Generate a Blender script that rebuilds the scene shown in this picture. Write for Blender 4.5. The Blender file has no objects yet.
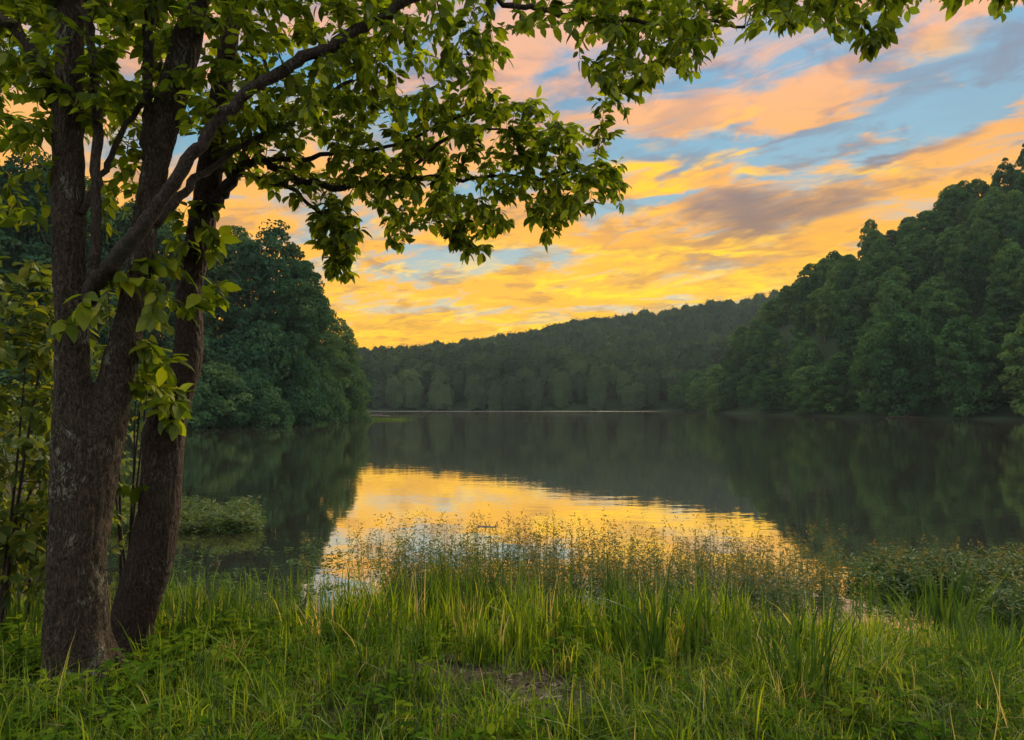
import bpy, math, random
import numpy as np
from mathutils import Vector, Matrix, noise as mnoise

random.seed(11)
RNG = np.random.default_rng(11)
C = bpy.context.scene.collection
SC = bpy.context.scene

# ------------------------------------------------------------------ camera
CAM_Z, FPX, CX, HY = 2.0, 683.0, 512.0, 405.0
cd = bpy.data.cameras.new('camera'); cam = bpy.data.objects.new('camera', cd); C.objects.link(cam)
cam.location = (0, 0, CAM_Z); cam.rotation_euler = (math.radians(90), 0, 0)
cd.sensor_width = 36; cd.lens = 36 * FPX / 1024; cd.shift_y = 35 / 1024
cd.clip_start = 0.05; cd.clip_end = 4000
SC.camera = cam

def at(px, py, Y):
    return ((px - CX) / FPX * Y, Y, CAM_Z - (py - HY) / FPX * Y)

# ------------------------------------------------------------------ helpers
def tag(o, label=None, cat=None, group=None, kind=None):
    if label: o['label'] = label
    if cat: o['category'] = cat
    if group: o['group'] = group
    if kind: o['kind'] = kind
    return o

def empty(name, loc=(0, 0, 0)):
    o = bpy.data.objects.new(name, None); C.objects.link(o); o.location = loc
    o.empty_display_size = 0.3
    return o

def link(name, me, mat=None, parent=None, loc=None):
    o = bpy.data.objects.new(name, me); C.objects.link(o)
    if mat is not None and not me.materials: me.materials.append(mat)
    if parent is not None: o.parent = parent
    if loc is not None: o.location = loc
    return o

def mesh(name, V, faces, tint=None, smooth=False):
    """V (n,3); faces: list of (m,k) int arrays; tint: per-vertex float."""
    V = np.asarray(V, dtype=np.float32).reshape(-1, 3)
    me = bpy.data.meshes.new(name)
    faces = [np.asarray(f, dtype=np.int32) for f in faces if len(f)]
    me.vertices.add(len(V)); me.vertices.foreach_set('co', V.ravel())
    loops = np.concatenate([f.ravel() for f in faces])
    sizes = np.concatenate([np.full(len(f), f.shape[1], np.int32) for f in faces])
    starts = np.concatenate([[0], np.cumsum(sizes)[:-1]]).astype(np.int32)
    me.loops.add(len(loops)); me.loops.foreach_set('vertex_index', loops)
    me.polygons.add(len(sizes)); me.polygons.foreach_set('loop_start', starts)
    me.polygons.foreach_set('loop_total', sizes)
    if smooth: me.polygons.foreach_set('use_smooth', np.ones(len(sizes), bool))
    if tint is not None:
        a = me.attributes.new('tint', 'FLOAT', 'POINT'); a.data.foreach_set('value', np.asarray(tint, np.float32))
    me.update(calc_edges=True); me.validate()
    return me

class MB:
    def __init__(s): s.V = []; s.F = {}; s.T = []; s.n = 0
    def add(s, V, faces, tint=None):
        V = np.asarray(V, float).reshape(-1, 3)
        for f in faces:
            f = np.asarray(f, int)
            if len(f): s.F.setdefault(f.shape[1], []).append(f + s.n)
        s.V.append(V); s.T.append(np.full(len(V), 0.5) if tint is None else np.broadcast_to(np.asarray(tint, float), (len(V),)))
        s.n += len(V)
    def mesh(s, name, smooth=False):
        return mesh(name, np.concatenate(s.V), [np.concatenate(f) for f in s.F.values()], np.concatenate(s.T), smooth)

def catmull(P, n):
    P = np.asarray(P, float); out = []
    Q = np.vstack([2 * P[0] - P[1], P, 2 * P[-1] - P[-2]])
    for i in range(1, len(Q) - 2):
        for k in range(n):
            t = k / n
            out.append(.5 * ((2 * Q[i]) + (-Q[i-1] + Q[i+1]) * t + (2*Q[i-1] - 5*Q[i] + 4*Q[i+1] - Q[i+2]) * t*t + (-Q[i-1] + 3*Q[i] - 3*Q[i+1] + Q[i+2]) * t**3))
    out.append(P[-1]); return np.array(out)

def tube(mb, P, R, seg=8, tint=.5, cap=True):
    P = np.asarray(P, float); R = np.broadcast_to(np.asarray(R, float), (len(P),))
    T = np.gradient(P, axis=0); T /= np.linalg.norm(T, axis=1)[:, None] + 1e-9
    u = np.cross(T[0], [0.3, 1, 0.2]); u /= np.linalg.norm(u)
    a = np.linspace(0, 2*np.pi, seg, endpoint=False); V = []
    for i in range(len(P)):
        u = u - T[i] * np.dot(u, T[i]); u /= np.linalg.norm(u) + 1e-9
        w = np.cross(T[i], u)
        V.append(P[i] + R[i] * (np.cos(a)[:, None] * u + np.sin(a)[:, None] * w))
    V = np.concatenate(V); F = []
    for i in range(len(P) - 1):
        for k in range(seg):
            k2 = (k + 1) % seg
            F.append((i*seg + k, i*seg + k2, (i+1)*seg + k2, (i+1)*seg + k))
    fs = [F]
    if cap:
        V = np.vstack([V, P[0], P[-1]]); b = len(V) - 2; l = (len(P) - 1) * seg
        fs.append([(b, (k+1) % seg, k) for k in range(seg)] + [(b + 1, l + k, l + (k+1) % seg) for k in range(seg)])
    mb.add(V, fs, tint)

def unit(a):
    return a / (np.linalg.norm(a, axis=-1, keepdims=True) + 1e-9)

# ------------------------------------------------------------------ node helper
class NT:
    def __init__(s, tree): s.t = tree; s.t.nodes.clear()
    def n(s, typ, **kw):
        nd = s.t.nodes.new(typ)
        for k, v in kw.items(): setattr(nd, k, v)
        return nd
    def l(s, a, b): s.t.links.new(a, b)
    def put(s, sock, v):
        if isinstance(v, bpy.types.NodeSocket): s.l(v, sock)
        elif v is not None: sock.default_value = v
    def m(s, op, a, b=None, c=None, clamp=False):
        nd = s.n('ShaderNodeMath', operation=op); nd.use_clamp = clamp
        for i, v in enumerate((a, b, c)): s.put(nd.inputs[i], v)
        return nd.outputs[0]
    def vm(s, op, a, b=None, scale=None):
        nd = s.n('ShaderNodeVectorMath', operation=op); s.put(nd.inputs[0], a); s.put(nd.inputs[1], b)
        if scale is not None: s.put(nd.inputs[3], scale)
        return nd.outputs[0]
    def comb(s, x, y, z):
        nd = s.n('ShaderNodeCombineXYZ'); s.put(nd.inputs[0], x); s.put(nd.inputs[1], y); s.put(nd.inputs[2], z); return nd.outputs[0]
    def noise(s, vec, scale, detail=4, rough=.55, dist=0., color=False):
        nd = s.n('ShaderNodeTexNoise'); s.put(nd.inputs['Vector'], vec); nd.inputs['Scale'].default_value = scale
        nd.inputs['Detail'].default_value = detail; nd.inputs['Roughness'].default_value = rough; nd.inputs['Distortion'].default_value = dist
        return nd.outputs['Color' if color else 'Fac']
    def ss(s, v, lo, hi, a=0., b=1.):
        nd = s.n('ShaderNodeMapRange', interpolation_type='SMOOTHSTEP'); s.put(nd.inputs[0], v)
        nd.inputs[1].default_value = lo; nd.inputs[2].default_value = hi; nd.inputs[3].default_value = a; nd.inputs[4].default_value = b
        return nd.outputs[0]
    def ramp(s, v, stops, interp='LINEAR'):
        nd = s.n('ShaderNodeValToRGB'); r = nd.color_ramp; r.interpolation = interp
        while len(r.elements) > 1: r.elements.remove(r.elements[-1])
        r.elements[0].position = stops[0][0]; r.elements[0].color = (*stops[0][1], 1)
        for p, c in stops[1:]:
            e = r.elements.new(p); e.color = (*c, 1)
        s.put(nd.inputs[0], v); return nd.outputs[0]
    def mix(s, f, a, b, mode='MIX'):
        nd = s.n('ShaderNodeMix', data_type='RGBA', blend_type=mode); s.put(nd.inputs[0], f)
        for i, v in ((6, a), (7, b)):
            if isinstance(v, tuple): v = (*v, 1) if len(v) == 3 else v
            s.put(nd.inputs[i], v)
        return nd.outputs[2]

def material(name):
    m = bpy.data.materials.new(name); m.use_nodes = True
    return m, NT(m.node_tree)

# ------------------------------------------------------------------ sun and sky
SUN_EL, SUN_AZ = 38.0, 28.0
sl = bpy.data.lights.new('sun', 'SUN'); sl.energy = 3.6; sl.angle = math.radians(16); sl.color = (1.0, .80, .50)
so = bpy.data.objects.new('sun', sl); C.objects.link(so)
e, a = math.radians(SUN_EL), math.radians(SUN_AZ)
sdir = Vector((math.sin(a) * math.cos(e), math.cos(a) * math.cos(e), math.sin(e)))
so.rotation_euler = sdir.to_track_quat('Z', 'Y').to_euler(); so.location = (30, 60, 120)

def build_world():
    w = bpy.data.worlds.new('World'); SC.world = w; w.use_nodes = True
    w.cycles.sampling_method = 'MANUAL'; w.cycles.sample_map_resolution = 512
    k = NT(w.node_tree)
    sky = k.n('ShaderNodeTexSky', sky_type='NISHITA'); sky.sun_disc = False
    sky.sun_elevation = math.radians(SUN_EL); sky.sun_rotation = math.radians(SUN_AZ); sky.altitude = 200
    gen = k.n('ShaderNodeTexCoord').outputs['Generated']
    d = k.vm('NORMALIZE', gen)
    sp = k.n('ShaderNodeSeparateXYZ'); k.l(d, sp.inputs[0]); x, y, z = sp.outputs
    zz = k.m('MAXIMUM', z, 0.0)
    E = k.m('ARCSINE', zz); A = k.m('ARCTAN2', x, y)
    # cloud deck: direction projected on a horizontal layer, long axis turned a little
    inv = k.m('DIVIDE', 1.0, k.m('ADD', zz, .17))
    gx, gy = k.m('MULTIPLY', x, inv), k.m('MULTIPLY', y, inv)
    ca, sa = math.cos(math.radians(145)), math.sin(math.radians(145))
    u = k.m('ADD', k.m('MULTIPLY', gx, ca), k.m('MULTIPLY', gy, sa))        # along streaks
    v = k.m('SUBTRACT', k.m('MULTIPLY', gy, ca), k.m('MULTIPLY', gx, sa))   # across
    P = k.comb(k.m('MULTIPLY', u, 1.0), k.m('MULTIPLY', v, 1.75), 0.0)
    warp = k.vm('SCALE', k.vm('SUBTRACT', k.noise(P, 1.6, 2, .5, 0, True), (.5, .5, .5)), scale=.42)
    Pw = k.vm('ADD', P, warp)
    n1 = k.noise(k.vm('ADD', Pw, k.vm('SCALE', warp, scale=.5)), 2.6, 6, .62)
    P2 = k.vm('ADD', k.comb(k.m('MULTIPLY', gx, 1.15), k.m('MULTIPLY', gy, 1.35), 0.0), k.vm('SCALE', warp, scale=1.2))
    n2 = k.noise(k.vm('ADD', P2, (7.3, 2.1, 4.)), 4.0, 5, .60)
    c3, s3 = math.cos(math.radians(172)), math.sin(math.radians(172))
    P3 = k.comb(k.m('ADD', k.m('MULTIPLY', gx, c3), k.m('MULTIPLY', gy, s3)), k.m('MULTIPLY', k.m('SUBTRACT', k.m('MULTIPLY', gy, c3), k.m('MULTIPLY', gx, s3)), 1.9), 0.0)
    n3 = k.noise(k.vm('ADD', k.vm('ADD', P3, k.vm('SCALE', warp, scale=1.6)), (1.3, 9.1, 2.)), 4.6, 7, .64)
    # angular coordinates, warped, for where the big clouds stand
    AE = k.comb(A, E, 0.0)
    wa = k.vm('SCALE', k.vm('SUBTRACT', k.noise(Pw, 3.6, 3, .6, 0, True), (.5, .5, .5)), scale=.17)
    AEw = k.vm('ADD', AE, k.vm('MULTIPLY', wa, (1.6, .62, 0.)))
    def blob(px, py, rx, ry, rot=0., lo=1., hi=0.):
        uu, vv = (px - CX) / FPX, (HY - py) / FPX
        a0 = math.atan(uu); e0 = math.atan(vv * math.cos(a0))
        f = math.cos(a0)
        mp = k.n('ShaderNodeMapping', vector_type='TEXTURE'); k.l(AEw, mp.inputs[0])
        mp.inputs[1].default_value = (a0, e0, 0); mp.inputs[2].default_value = (0, 0, math.radians(rot))
        mp.inputs[3].default_value = (rx / FPX * f, ry / FPX * f, 1)
        ln = k.n('ShaderNodeVectorMath', operation='LENGTH'); k.l(mp.outputs[0], ln.inputs[0])
        return k.ss(ln.outputs['Value'], 0.15, 1.0, 1., 0.)
    def many(bl):
        r = None
        for b in bl:
            s_ = b[5] if len(b) > 5 else 1.
            q = blob(*b[:5])
            if s_ != 1.: q = k.m('MULTIPLY', q, s_)
            r = q if r is None else k.m('MAXIMUM', r, q)
        return r
    # clear air: Nishita blue with a warm glow near the horizon
    nis = k.vm('SCALE', sky.outputs[0], scale=.055)
    clear = k.ramp(E, [(0, (.80, .44, .10)), (.08, (.76, .46, .14)), (.15, (.50, .46, .30)), (.22, (.30, .40, .40)), (.32, (.17, .34, .43)), (.45, (.10, .29, .45)), (.7, (.10, .24, .40)), (1., (.12, .24, .38))])
    base = k.mix(.16, clear, nis)
    # thin warm veil everywhere
    warm = k.ramp(E, [(0, (.86, .40, .004)), (.12, (.86, .43, .004)), (.22, (.84, .38, .016)), (.32, (.80, .37, .075)), (.44, (.74, .37, .20)), (.6, (.58, .36, .28)), (1., (.36, .32, .34))])
    lowboost = k.ss(E, .02, .40, .10, -.01)
    gaps = many([(970, 105, 150, 34, 16, .85), (700, 152, 110, 26, -8, .9), (420, 262, 150, 26, 4, .8), (640, 318, 190, 20, 5, .7), (450, 312, 120, 18, -4, .6), (860, 128, 130, 20, 16, .9), (1010, 30, 150, 30, 20, .9), (250, 90, 200, 60, 10, .5), (650, 200, 90, 14, 0, .7)])
    mw = k.m('ADD', k.m('ADD', n1, lowboost), k.m('MULTIPLY', gaps, -.27))
    mw = k.ss(mw, .36, .55)
    col = k.mix(k.m('MULTIPLY', mw, .95), base, warm)
    # dark, purple-grey cloud bellies
    dark = many([(770, 212, 130, 34, -4), (880, 166, 90, 15, 4, .9), (720, 260, 150, 22, 6, .75), (945, 170, 50, 14, -6, .8), (690, 165, 70, 18, -14, .65), (800, 140, 120, 12, 12, .7), (600, 235, 60, 18, -20, .6), (520, 330, 110, 12, 3, .55), (395, 330, 90, 9, -3, .6), (930, 75, 130, 22, 12, .45), (740, 292, 120, 10, 4, .6), (560, 120, 90, 60, 0, .35), (1000, 120, 90, 60, 0, .2)])
    md = k.m('MULTIPLY', dark, k.ss(n2, .30, .62, .45, 1.))
    md = k.m('MAXIMUM', md, k.m('MULTIPLY', k.ss(n2, .49, .66), .66))
    darkc = k.ramp(E, [(0, (.46, .21, .03)), (.14, (.36, .18, .05)), (.24, (.23, .155, .12)), (.36, (.19, .165, .20)), (.6, (.22, .21, .27)), (1., (.22, .22, .28))])
    col = k.mix(k.m('MULTIPLY', md, .86), col, darkc)
    # lit edges and streaks
    lit = many([(655, 176, 95, 17, -6), (742, 160, 60, 13, 4), (872, 172, 95, 15, -8, 1.), (690, 250, 170, 16, 6, .9), (600, 285, 190, 14, -8, 1.), (730, 285, 180, 20, 5, .8), (450, 240, 160, 12, -3, .7), (400, 268, 130, 8, -4, .7), (925, 48, 70, 16, 6, .6), (720, 125, 60, 12, 12, .6), (480, 322, 90, 7, 3, .9), (610, 325, 190, 14, 4, .85), (330, 130, 90, 40, 0, .6), (620, 255, 80, 12, -18, .8)])
    ml = k.m('MULTIPLY', lit, k.ss(n3, .36, .60, .10, 1.))
    ml = k.m('MAXIMUM', ml, k.m('MULTIPLY', k.ss(k.m('ADD', n3, k.ss(E, .06, .34, .07, -.06)), .56, .72), .55))
    litc = k.ramp(E, [(0, (1.0, .60, .006)), (.2, (1.0, .60, .008)), (.34, (.95, .50, .03)), (.46, (.82, .40, .15)), (.7, (.7, .42, .32)), (1., (.5, .42, .42))])
    col = k.mix(ml, col, litc)
    bel = k.m('MULTIPLY', many([(775, 208, 135, 30, 3), (885, 160, 85, 11, 6, .9), (705, 236, 120, 14, 10, .7), (560, 318, 60, 8, 3, .5), (430, 318, 70, 9, 6, .6), (955, 78, 90, 16, 14, .5), (690, 110, 40, 40, 0, .4)]), k.ss(n3, .34, .58, .35, 1.))
    col = k.mix(k.m('MULTIPLY', bel, .85), col, darkc)
    # the eastern and overhead sky, away from the sunset, is cooler, and brightened to fill shaded slopes
    front = k.ss(y, -.15, .62)
    east = k.mix(k.ss(n1, .4, .65), (.74, .86, .95), (1.2, 1.14, 1.04))
    col = k.mix(front, east, col)
    bg = k.n('ShaderNodeBackground'); k.l(col, bg.inputs[0]); bg.inputs[1].default_value = 1.0
    out = k.n('ShaderNodeOutputWorld'); k.l(bg.outputs[0], out.inputs[0])
build_world()
SC.view_settings.view_transform = 'Standard'; SC.view_settings.look = 'None'
SC.view_settings.exposure = 0.5; SC.view_settings.gamma = 1

# ------------------------------------------------------------------ materials
def leaf_material(name, stops, trans=.45, rough=.5, objvar=.0, gloss=.03, tcol=(1.25, 1.15, .5), scale=None):
    """Leaves: diffuse + translucent, colour picked per leaf by the 'tint' attribute and per thing by its random number."""
    m, k = material(name)
    t = k.n('ShaderNodeAttribute', attribute_name='tint').outputs['Fac']
    if objvar:
        r = k.n('ShaderNodeObjectInfo').outputs['Random']
        t = k.m('ADD', k.m('MULTIPLY', t, 1 - objvar), k.m('MULTIPLY', r, objvar))
    col = k.ramp(t, stops)
    if scale:
        ns = k.noise(k.n('ShaderNodeNewGeometry').outputs['Position'], scale, 2)
        col = k.mix(1.0, col, k.ramp(ns, [(.3, (.72, .78, .80)), (.7, (1.25, 1.16, .95))]), 'MULTIPLY')
    df = k.n('ShaderNodeBsdfDiffuse'); k.l(col, df.inputs[0])
    tr = k.n('ShaderNodeBsdfTranslucent'); k.l(k.mix(1.0, col, tcol, 'MULTIPLY'), tr.inputs[0])
    mx = k.n('ShaderNodeMixShader'); mx.inputs[0].default_value = trans; k.l(df.outputs[0], mx.inputs[1]); k.l(tr.outputs[0], mx.inputs[2])
    out = k.n('ShaderNodeOutputMaterial')
    if gloss:
        gl = k.n('ShaderNodeBsdfGlossy'); gl.inputs['Roughness'].default_value = rough; gl.inputs[0].default_value = (.8, .85, .8, 1)
        m2 = k.n('ShaderNodeMixShader'); m2.inputs[0].default_value = gloss; k.l(mx.outputs[0], m2.inputs[1]); k.l(gl.outputs[0], m2.inputs[2]); k.l(m2.outputs[0], out.inputs[0])
    else:
        k.l(mx.outputs[0], out.inputs[0])
    return m

M = {}
M['canopy'] = leaf_material('canopy_leaf', [(0, (.040, .062, .007)), (.5, (.110, .150, .012)), (.85, (.26, .285, .016)), (1, (.40, .38, .02))], .60, .45, gloss=.012, tcol=(1.12, 1.22, .42))
M['hill'] = leaf_material('hillside_leaf', [(0, (.012, .042, .020)), (.5, (.046, .108, .040)), (1, (.125, .200, .056))], .25, objvar=.5, gloss=0, scale=.25)
M['shorewood'] = leaf_material('shore_leaf', [(0, (.014, .046, .028)), (.5, (.040, .092, .048)), (1, (.10, .16, .056))], .25, objvar=.5, gloss=0, scale=.4)
M['far'] = leaf_material('far_leaf', [(0, (.020, .038, .022)), (.5, (.036, .060, .030)), (1, (.058, .086, .036))], .2, gloss=0, scale=.03)
M['grass'] = leaf_material('grass_blade', [(0, (.014, .040, .008)), (.3, (.044, .098, .010)), (.58, (.115, .195, .014)), (.85, (.25, .32, .022)), (.93, (.24, .25, .04)), (.97, (.30, .24, .10)), (1, (.36, .30, .16))], .55, .45, gloss=.015, scale=1.2)
M['sedge'] = leaf_material('sword_leaf', [(0, (.018, .048, .010)), (.6, (.050, .100, .013)), (1, (.13, .19, .018))], .42, .45, gloss=.015)
M['smartweed'] = leaf_material('water_weed_leaf', [(0, (.020, .045, .018)), (.45, (.050, .095, .032)), (.72, (.095, .135, .055)), (.8, (.095, .085, .022)), (1, (.20, .145, .030))], .4, .5, gloss=.02)
M['herb'] = leaf_material('herb_leaf', [(0, (.022, .060, .008)), (.5, (.062, .125, .010)), (1, (.15, .20, .012))], .5, .5, gloss=0)
M['shrub'] = leaf_material('shrub_leaf', [(0, (.030, .058, .016)), (.5, (.075, .115, .018)), (1, (.24, .25, .025))], .58, .45, gloss=.015)

def bark_material(name, dark, light, lichen, amount, su=1.):
    m, k = material(name)
    co = k.n('ShaderNodeTexCoord').outputs['Object']
    wv = k.vm('ADD', co, k.vm('SCALE', k.noise(co, 3., 3, .5, 0, True), scale=.22))
    st = k.vm('MULTIPLY', wv, (26 * su, 26 * su, 4.2 * su))
    rid = k.m('ABSOLUTE', k.m('SUBTRACT', k.noise(st, 1., 3, .6, .4), .5))
    vo = k.n('ShaderNodeTexVoronoi', feature='DISTANCE_TO_EDGE'); k.l(k.vm('MULTIPLY', wv, (34 * su, 34 * su, 9 * su)), vo.inputs['Vector']); vo.inputs['Scale'].default_value = 1.
    crack = k.m('MULTIPLY', k.ss(rid, .0, .11), k.ss(vo.outputs['Distance'], -.06, .10))
    fine = k.noise(k.vm('MULTIPLY', wv, (60, 60, 18)), 1.5, 5, .65)
    big = k.noise(co, 4.2, 4, .6)
    col = k.mix(crack, tuple(c * .38 for c in dark), dark)
    col = k.mix(k.ss(fine, .42, .70), col, light)
    lich = k.m('MULTIPLY', k.ss(k.m('ADD', big, k.m('MULTIPLY', fine, .28)), .66 - amount, .76 - amount), k.ss(crack, .3, .8))
    col = k.mix(k.m('MULTIPLY', lich, .75), col, lichen)
    moss = k.ss(k.noise(co, 2.3, 4, .6), .56, .70)
    col = k.mix(k.m('MULTIPLY', moss, .35), col, (.045, .06, .022))
    h = k.m('ADD', k.m('MULTIPLY', crack, .7), k.m('MULTIPLY', fine, .5))
    b = k.n('ShaderNodeBump'); b.inputs['Strength'].default_value = .9; b.inputs['Distance'].default_value = .016; k.l(h, b.inputs['Height'])
    p = k.n('ShaderNodeBsdfPrincipled'); k.l(col, p.inputs['Base Color']); p.inputs['Roughness'].default_value = .85; k.l(b.outputs[0], p.inputs['Normal'])
    p.inputs['Specular IOR Level'].default_value = .25
    k.l(p.outputs[0], k.n('ShaderNodeOutputMaterial').inputs[0])
    return m
M['bark'] = bark_material('grey_furrowed_bark', (.040, .026, .016), (.086, .059, .037), (.17, .17, .125), -.005, 1.7)
M['bark_red'] = bark_material('reddish_bark', (.040, .024, .017), (.078, .048, .034), (.13, .11, .085), -.04, 1.8)
M['twig'] = bark_material('twig_bark', (.05, .034, .025), (.085, .060, .044), (.14, .12, .10), -.05, 2.2)
m, k = material('far_trunk_bark')
p = k.n('ShaderNodeBsdfPrincipled'); k.l(k.ramp(k.noise(k.n('ShaderNodeTexCoord').outputs['Object'], 6, 3), [(.3, (.05, .042, .035)), (.7, (.13, .11, .095))]), p.inputs['Base Color']); p.inputs['Roughness'].default_value = .9
k.l(p.outputs[0], k.n('ShaderNodeOutputMaterial').inputs[0]); M['trunk'] = m

m, k = material('dead_wood')
co = k.n('ShaderNodeTexCoord').outputs['Object']
p = k.n('ShaderNodeBsdfPrincipled'); k.l(k.ramp(k.noise(k.vm('MULTIPLY', co, (6, 60, 60)), 1., 5, .6), [(.3, (.06, .048, .038)), (.7, (.20, .165, .13))]), p.inputs['Base Color']); p.inputs['Roughness'].default_value = .9
k.l(p.outputs[0], k.n('ShaderNodeOutputMaterial').inputs[0]); M['wood'] = m

# ground: forest floor on the hills, wet mud and leaf litter on the near bank
m, k = material('ground_soil')
pos = k.n('ShaderNodeNewGeometry').outputs['Position']
f1 = k.noise(pos, 1.3, 5, .6); f2 = k.noise(pos, 26., 5, .7); f3 = k.noise(pos, 7., 4, .6)
soil = k.ramp(f2, [(.30, (.010, .007, .006)), (.5, (.028, .020, .016)), (.66, (.060, .044, .036)), (.78, (.12, .09, .075))])
green = k.ramp(f3, [(.3, (.018, .032, .010)), (.7, (.045, .075, .018))])
col = k.mix(k.ss(f1, .52, .66), soil, green)
sepz = k.n('ShaderNodeSeparateXYZ'); k.l(pos, sepz.inputs[0])
col = k.mix(k.ss(sepz.outputs[1], 14, 30), col, k.ramp(f3, [(.3, (.014, .028, .012)), (.7, (.032, .055, .020))]))
b = k.n('ShaderNodeBump'); b.inputs['Strength'].default_value = .8; b.inputs['Distance'].default_value = .03; k.l(f2, b.inputs['Height'])
p = k.n('ShaderNodeBsdfPrincipled'); k.l(col, p.inputs['Base Color']); p.inputs['Roughness'].default_value = .85; p.inputs['Specular IOR Level'].default_value = .12; k.l(b.outputs[0], p.inputs['Normal'])
k.l(p.outputs[0], k.n('ShaderNodeOutputMaterial').inputs[0]); M['ground'] = m

# water: dark, almost still; fine ripples, stronger where a breeze touches the far side
m, k = material('lake_water')
pos = k.n('ShaderNodeNewGeometry').outputs['Position']
sp = k.n('ShaderNodeSeparateXYZ'); k.l(pos, sp.inputs[0])
w1 = k.noise(k.vm('MULTIPLY', pos, (.8, 1.6, 1.)), 1.1, 3, .55)
w2 = k.noise(k.vm('MULTIPLY', pos, (1., 1.5, 1.)), 6.5, 3, .5)
h = k.m('ADD', k.m('MULTIPLY', w1, .018), k.m('MULTIPLY', w2, .0026))
breeze = k.m('MULTIPLY', k.ss(k.noise(k.vm('MULTIPLY', pos, (.018, .055, 1.)), 1., 3, .55), .45, .62), k.ss(sp.outputs[1], 35, 95))
farb = k.m('MAXIMUM', k.m('MULTIPLY', k.m('MULTIPLY', breeze, .5), k.ss(sp.outputs[0], 30, 12)), k.m('MULTIPLY', k.m('MULTIPLY', k.ss(sp.outputs[1], 203, 212), k.ss(sp.outputs[0], 54, 38)), k.ss(k.noise(k.vm('MULTIPLY', pos, (.03, .0, 0.)), 1., 2), .20, .42, .5, 1.3)))
b = k.n('ShaderNodeBump'); b.inputs['Strength'].default_value = 1.; b.inputs['Distance'].default_value = .16; k.l(h, b.inputs['Height'])
lw = k.n('ShaderNodeLayerWeight'); lw.inputs[0].default_value = .5; k.l(b.outputs[0], lw.inputs['Normal'])
gl = k.n('ShaderNodeBsdfGlossy'); gl.inputs[0].default_value = (.96, .95, .93, 1); k.l(k.m('ADD', .015, k.m('MULTIPLY', farb, .16)), gl.inputs['Roughness']); k.l(b.outputs[0], gl.inputs['Normal'])
df = k.n('ShaderNodeBsdfDiffuse'); df.inputs[0].default_value = (.042, .037, .030, 1)
mx = k.n('ShaderNodeMixShader'); k.l(k.ss(lw.outputs['Facing'], .30, .90, .20, .90), mx.inputs[0]); k.l(df.outputs[0], mx.inputs[1]); k.l(gl.outputs[0], mx.inputs[2])
k.l(mx.outputs[0], k.n('ShaderNodeOutputMaterial').inputs[0]); M['water'] = m

# ------------------------------------------------------------------ terrain
LAKE = np.array([(-4.3, 6.7), (-2, 6.8), (0, 6.7), (2, 6.3), (3.5, 5.9), (5, 5.4), (9, 4.5), (20, 2), (45, 5), (62, 25), (70, 60), (68, 91), (60, 105), (53, 124), (52, 171), (56, 224),
                 (30, 231), (0, 229), (-30, 232), (-60, 228), (-78, 200), (-66, 150), (-38, 116), (-25, 105), (-23.2, 98), (-22.8, 85), (-24.5, 70), (-27.5, 59), (-32, 53), (-30, 45), (-17, 26), (-9.5, 14), (-7, 9)], float)

def lake_dist(X, Y):
    """signed distance to the shoreline: positive on land"""
    X = np.asarray(X, float); Y = np.asarray(Y, float)
    d = np.full(X.shape, 1e9); ins = np.zeros(X.shape, bool); n = len(LAKE)
    for i in range(n):
        ax, ay = LAKE[i]; bx, by = LAKE[(i + 1) % n]; ex, ey = bx - ax, by - ay
        t = np.clip(((X - ax) * ex + (Y - ay) * ey) / (ex * ex + ey * ey), 0, 1)
        d = np.minimum(d, np.hypot(X - ax - t * ex, Y - ay - t * ey))
        c = ((ay > Y) != (by > Y)) & (X < (bx - ax) * (Y - ay) / (by - ay + 1e-12) + ax)
        ins ^= c
    return np.where(ins, -d, d)

RIDGES = [
    ([(230, 40, 80), (190, 95, 68), (130, 140, 55), (97, 172, 36), (82, 192, 11), (74, 215, 2)], 72),
    ([(150, 300, 36), (97, 290, 20), (50, 275, 9), (5, 262, 3)], 62),
    ([(-230, 330, 34), (-130, 352, 26), (-75, 362, 21), (-35, 368, 22), (0, 392, 31), (54, 422, 46), (110, 425, 53), (165, 420, 61), (270, 400, 70)], 185),
    ([(-110, 20, 14), (-62, 62, 11), (-48, 84, 9), (-42, 100, 5)], 45),
    ([(-220, 250, 22), (-170, 200, 14), (-150, 120, 12), (-150, 40, 12)], 70),
    ([(-120, -120, 40), (0, -150, 36), (140, -110, 50)], 110),
]
def sstep(x, a, b):
    t = np.clip((x - a) / (b - a), 0, 1); return t * t * (3 - 2 * t)

def hills(X, Y):
    H = np.zeros(np.shape(X))
    for pts, R in RIDGES:
        best = np.zeros(np.shape(X))
        for (ax, ay, az), (bx, by, bz) in zip(pts[:-1], pts[1:]):
            ex, ey = bx - ax, by - ay
            t = np.clip(((X - ax) * ex + (Y - ay) * ey) / (ex * ex + ey * ey), 0, 1)
            d = np.hypot(X - ax - t * ex, Y - ay - t * ey)
            best = np.maximum(best, (az + t * (bz - az)) * np.maximum(0, 1 - d / R))
        H = np.maximum(H, best)
    return H

def wav(X, Y, s, seed=0.):
    return (np.sin(X / s + 1.3 + seed) * np.cos(Y / s * 1.17 - .6 + seed) + .5 * np.sin(X / s * 2.3 - Y / s * 1.9 + seed * 2))

def ground_z(X, Y):
    X = np.asarray(X, float); Y = np.asarray(Y, float)
    D = lake_dist(X, Y)
    land = .42 * sstep(D, -.4, 3.2) - .03 + hills(X, Y) * sstep(D, 1.0, 16) + .02 * wav(X, Y, .55) * sstep(D, -.2, .6) + np.where(D > 20, .6 * wav(X, Y, 14.), 0) * sstep(D, 20, 40)
    bed = -.03 - .9 * sstep(-D, 0, 14) - .08 * np.clip(-D, 0, 1)
    return np.where(D > -.4, np.where(D > 0, land, land * .5 + bed * .5), bed)

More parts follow.
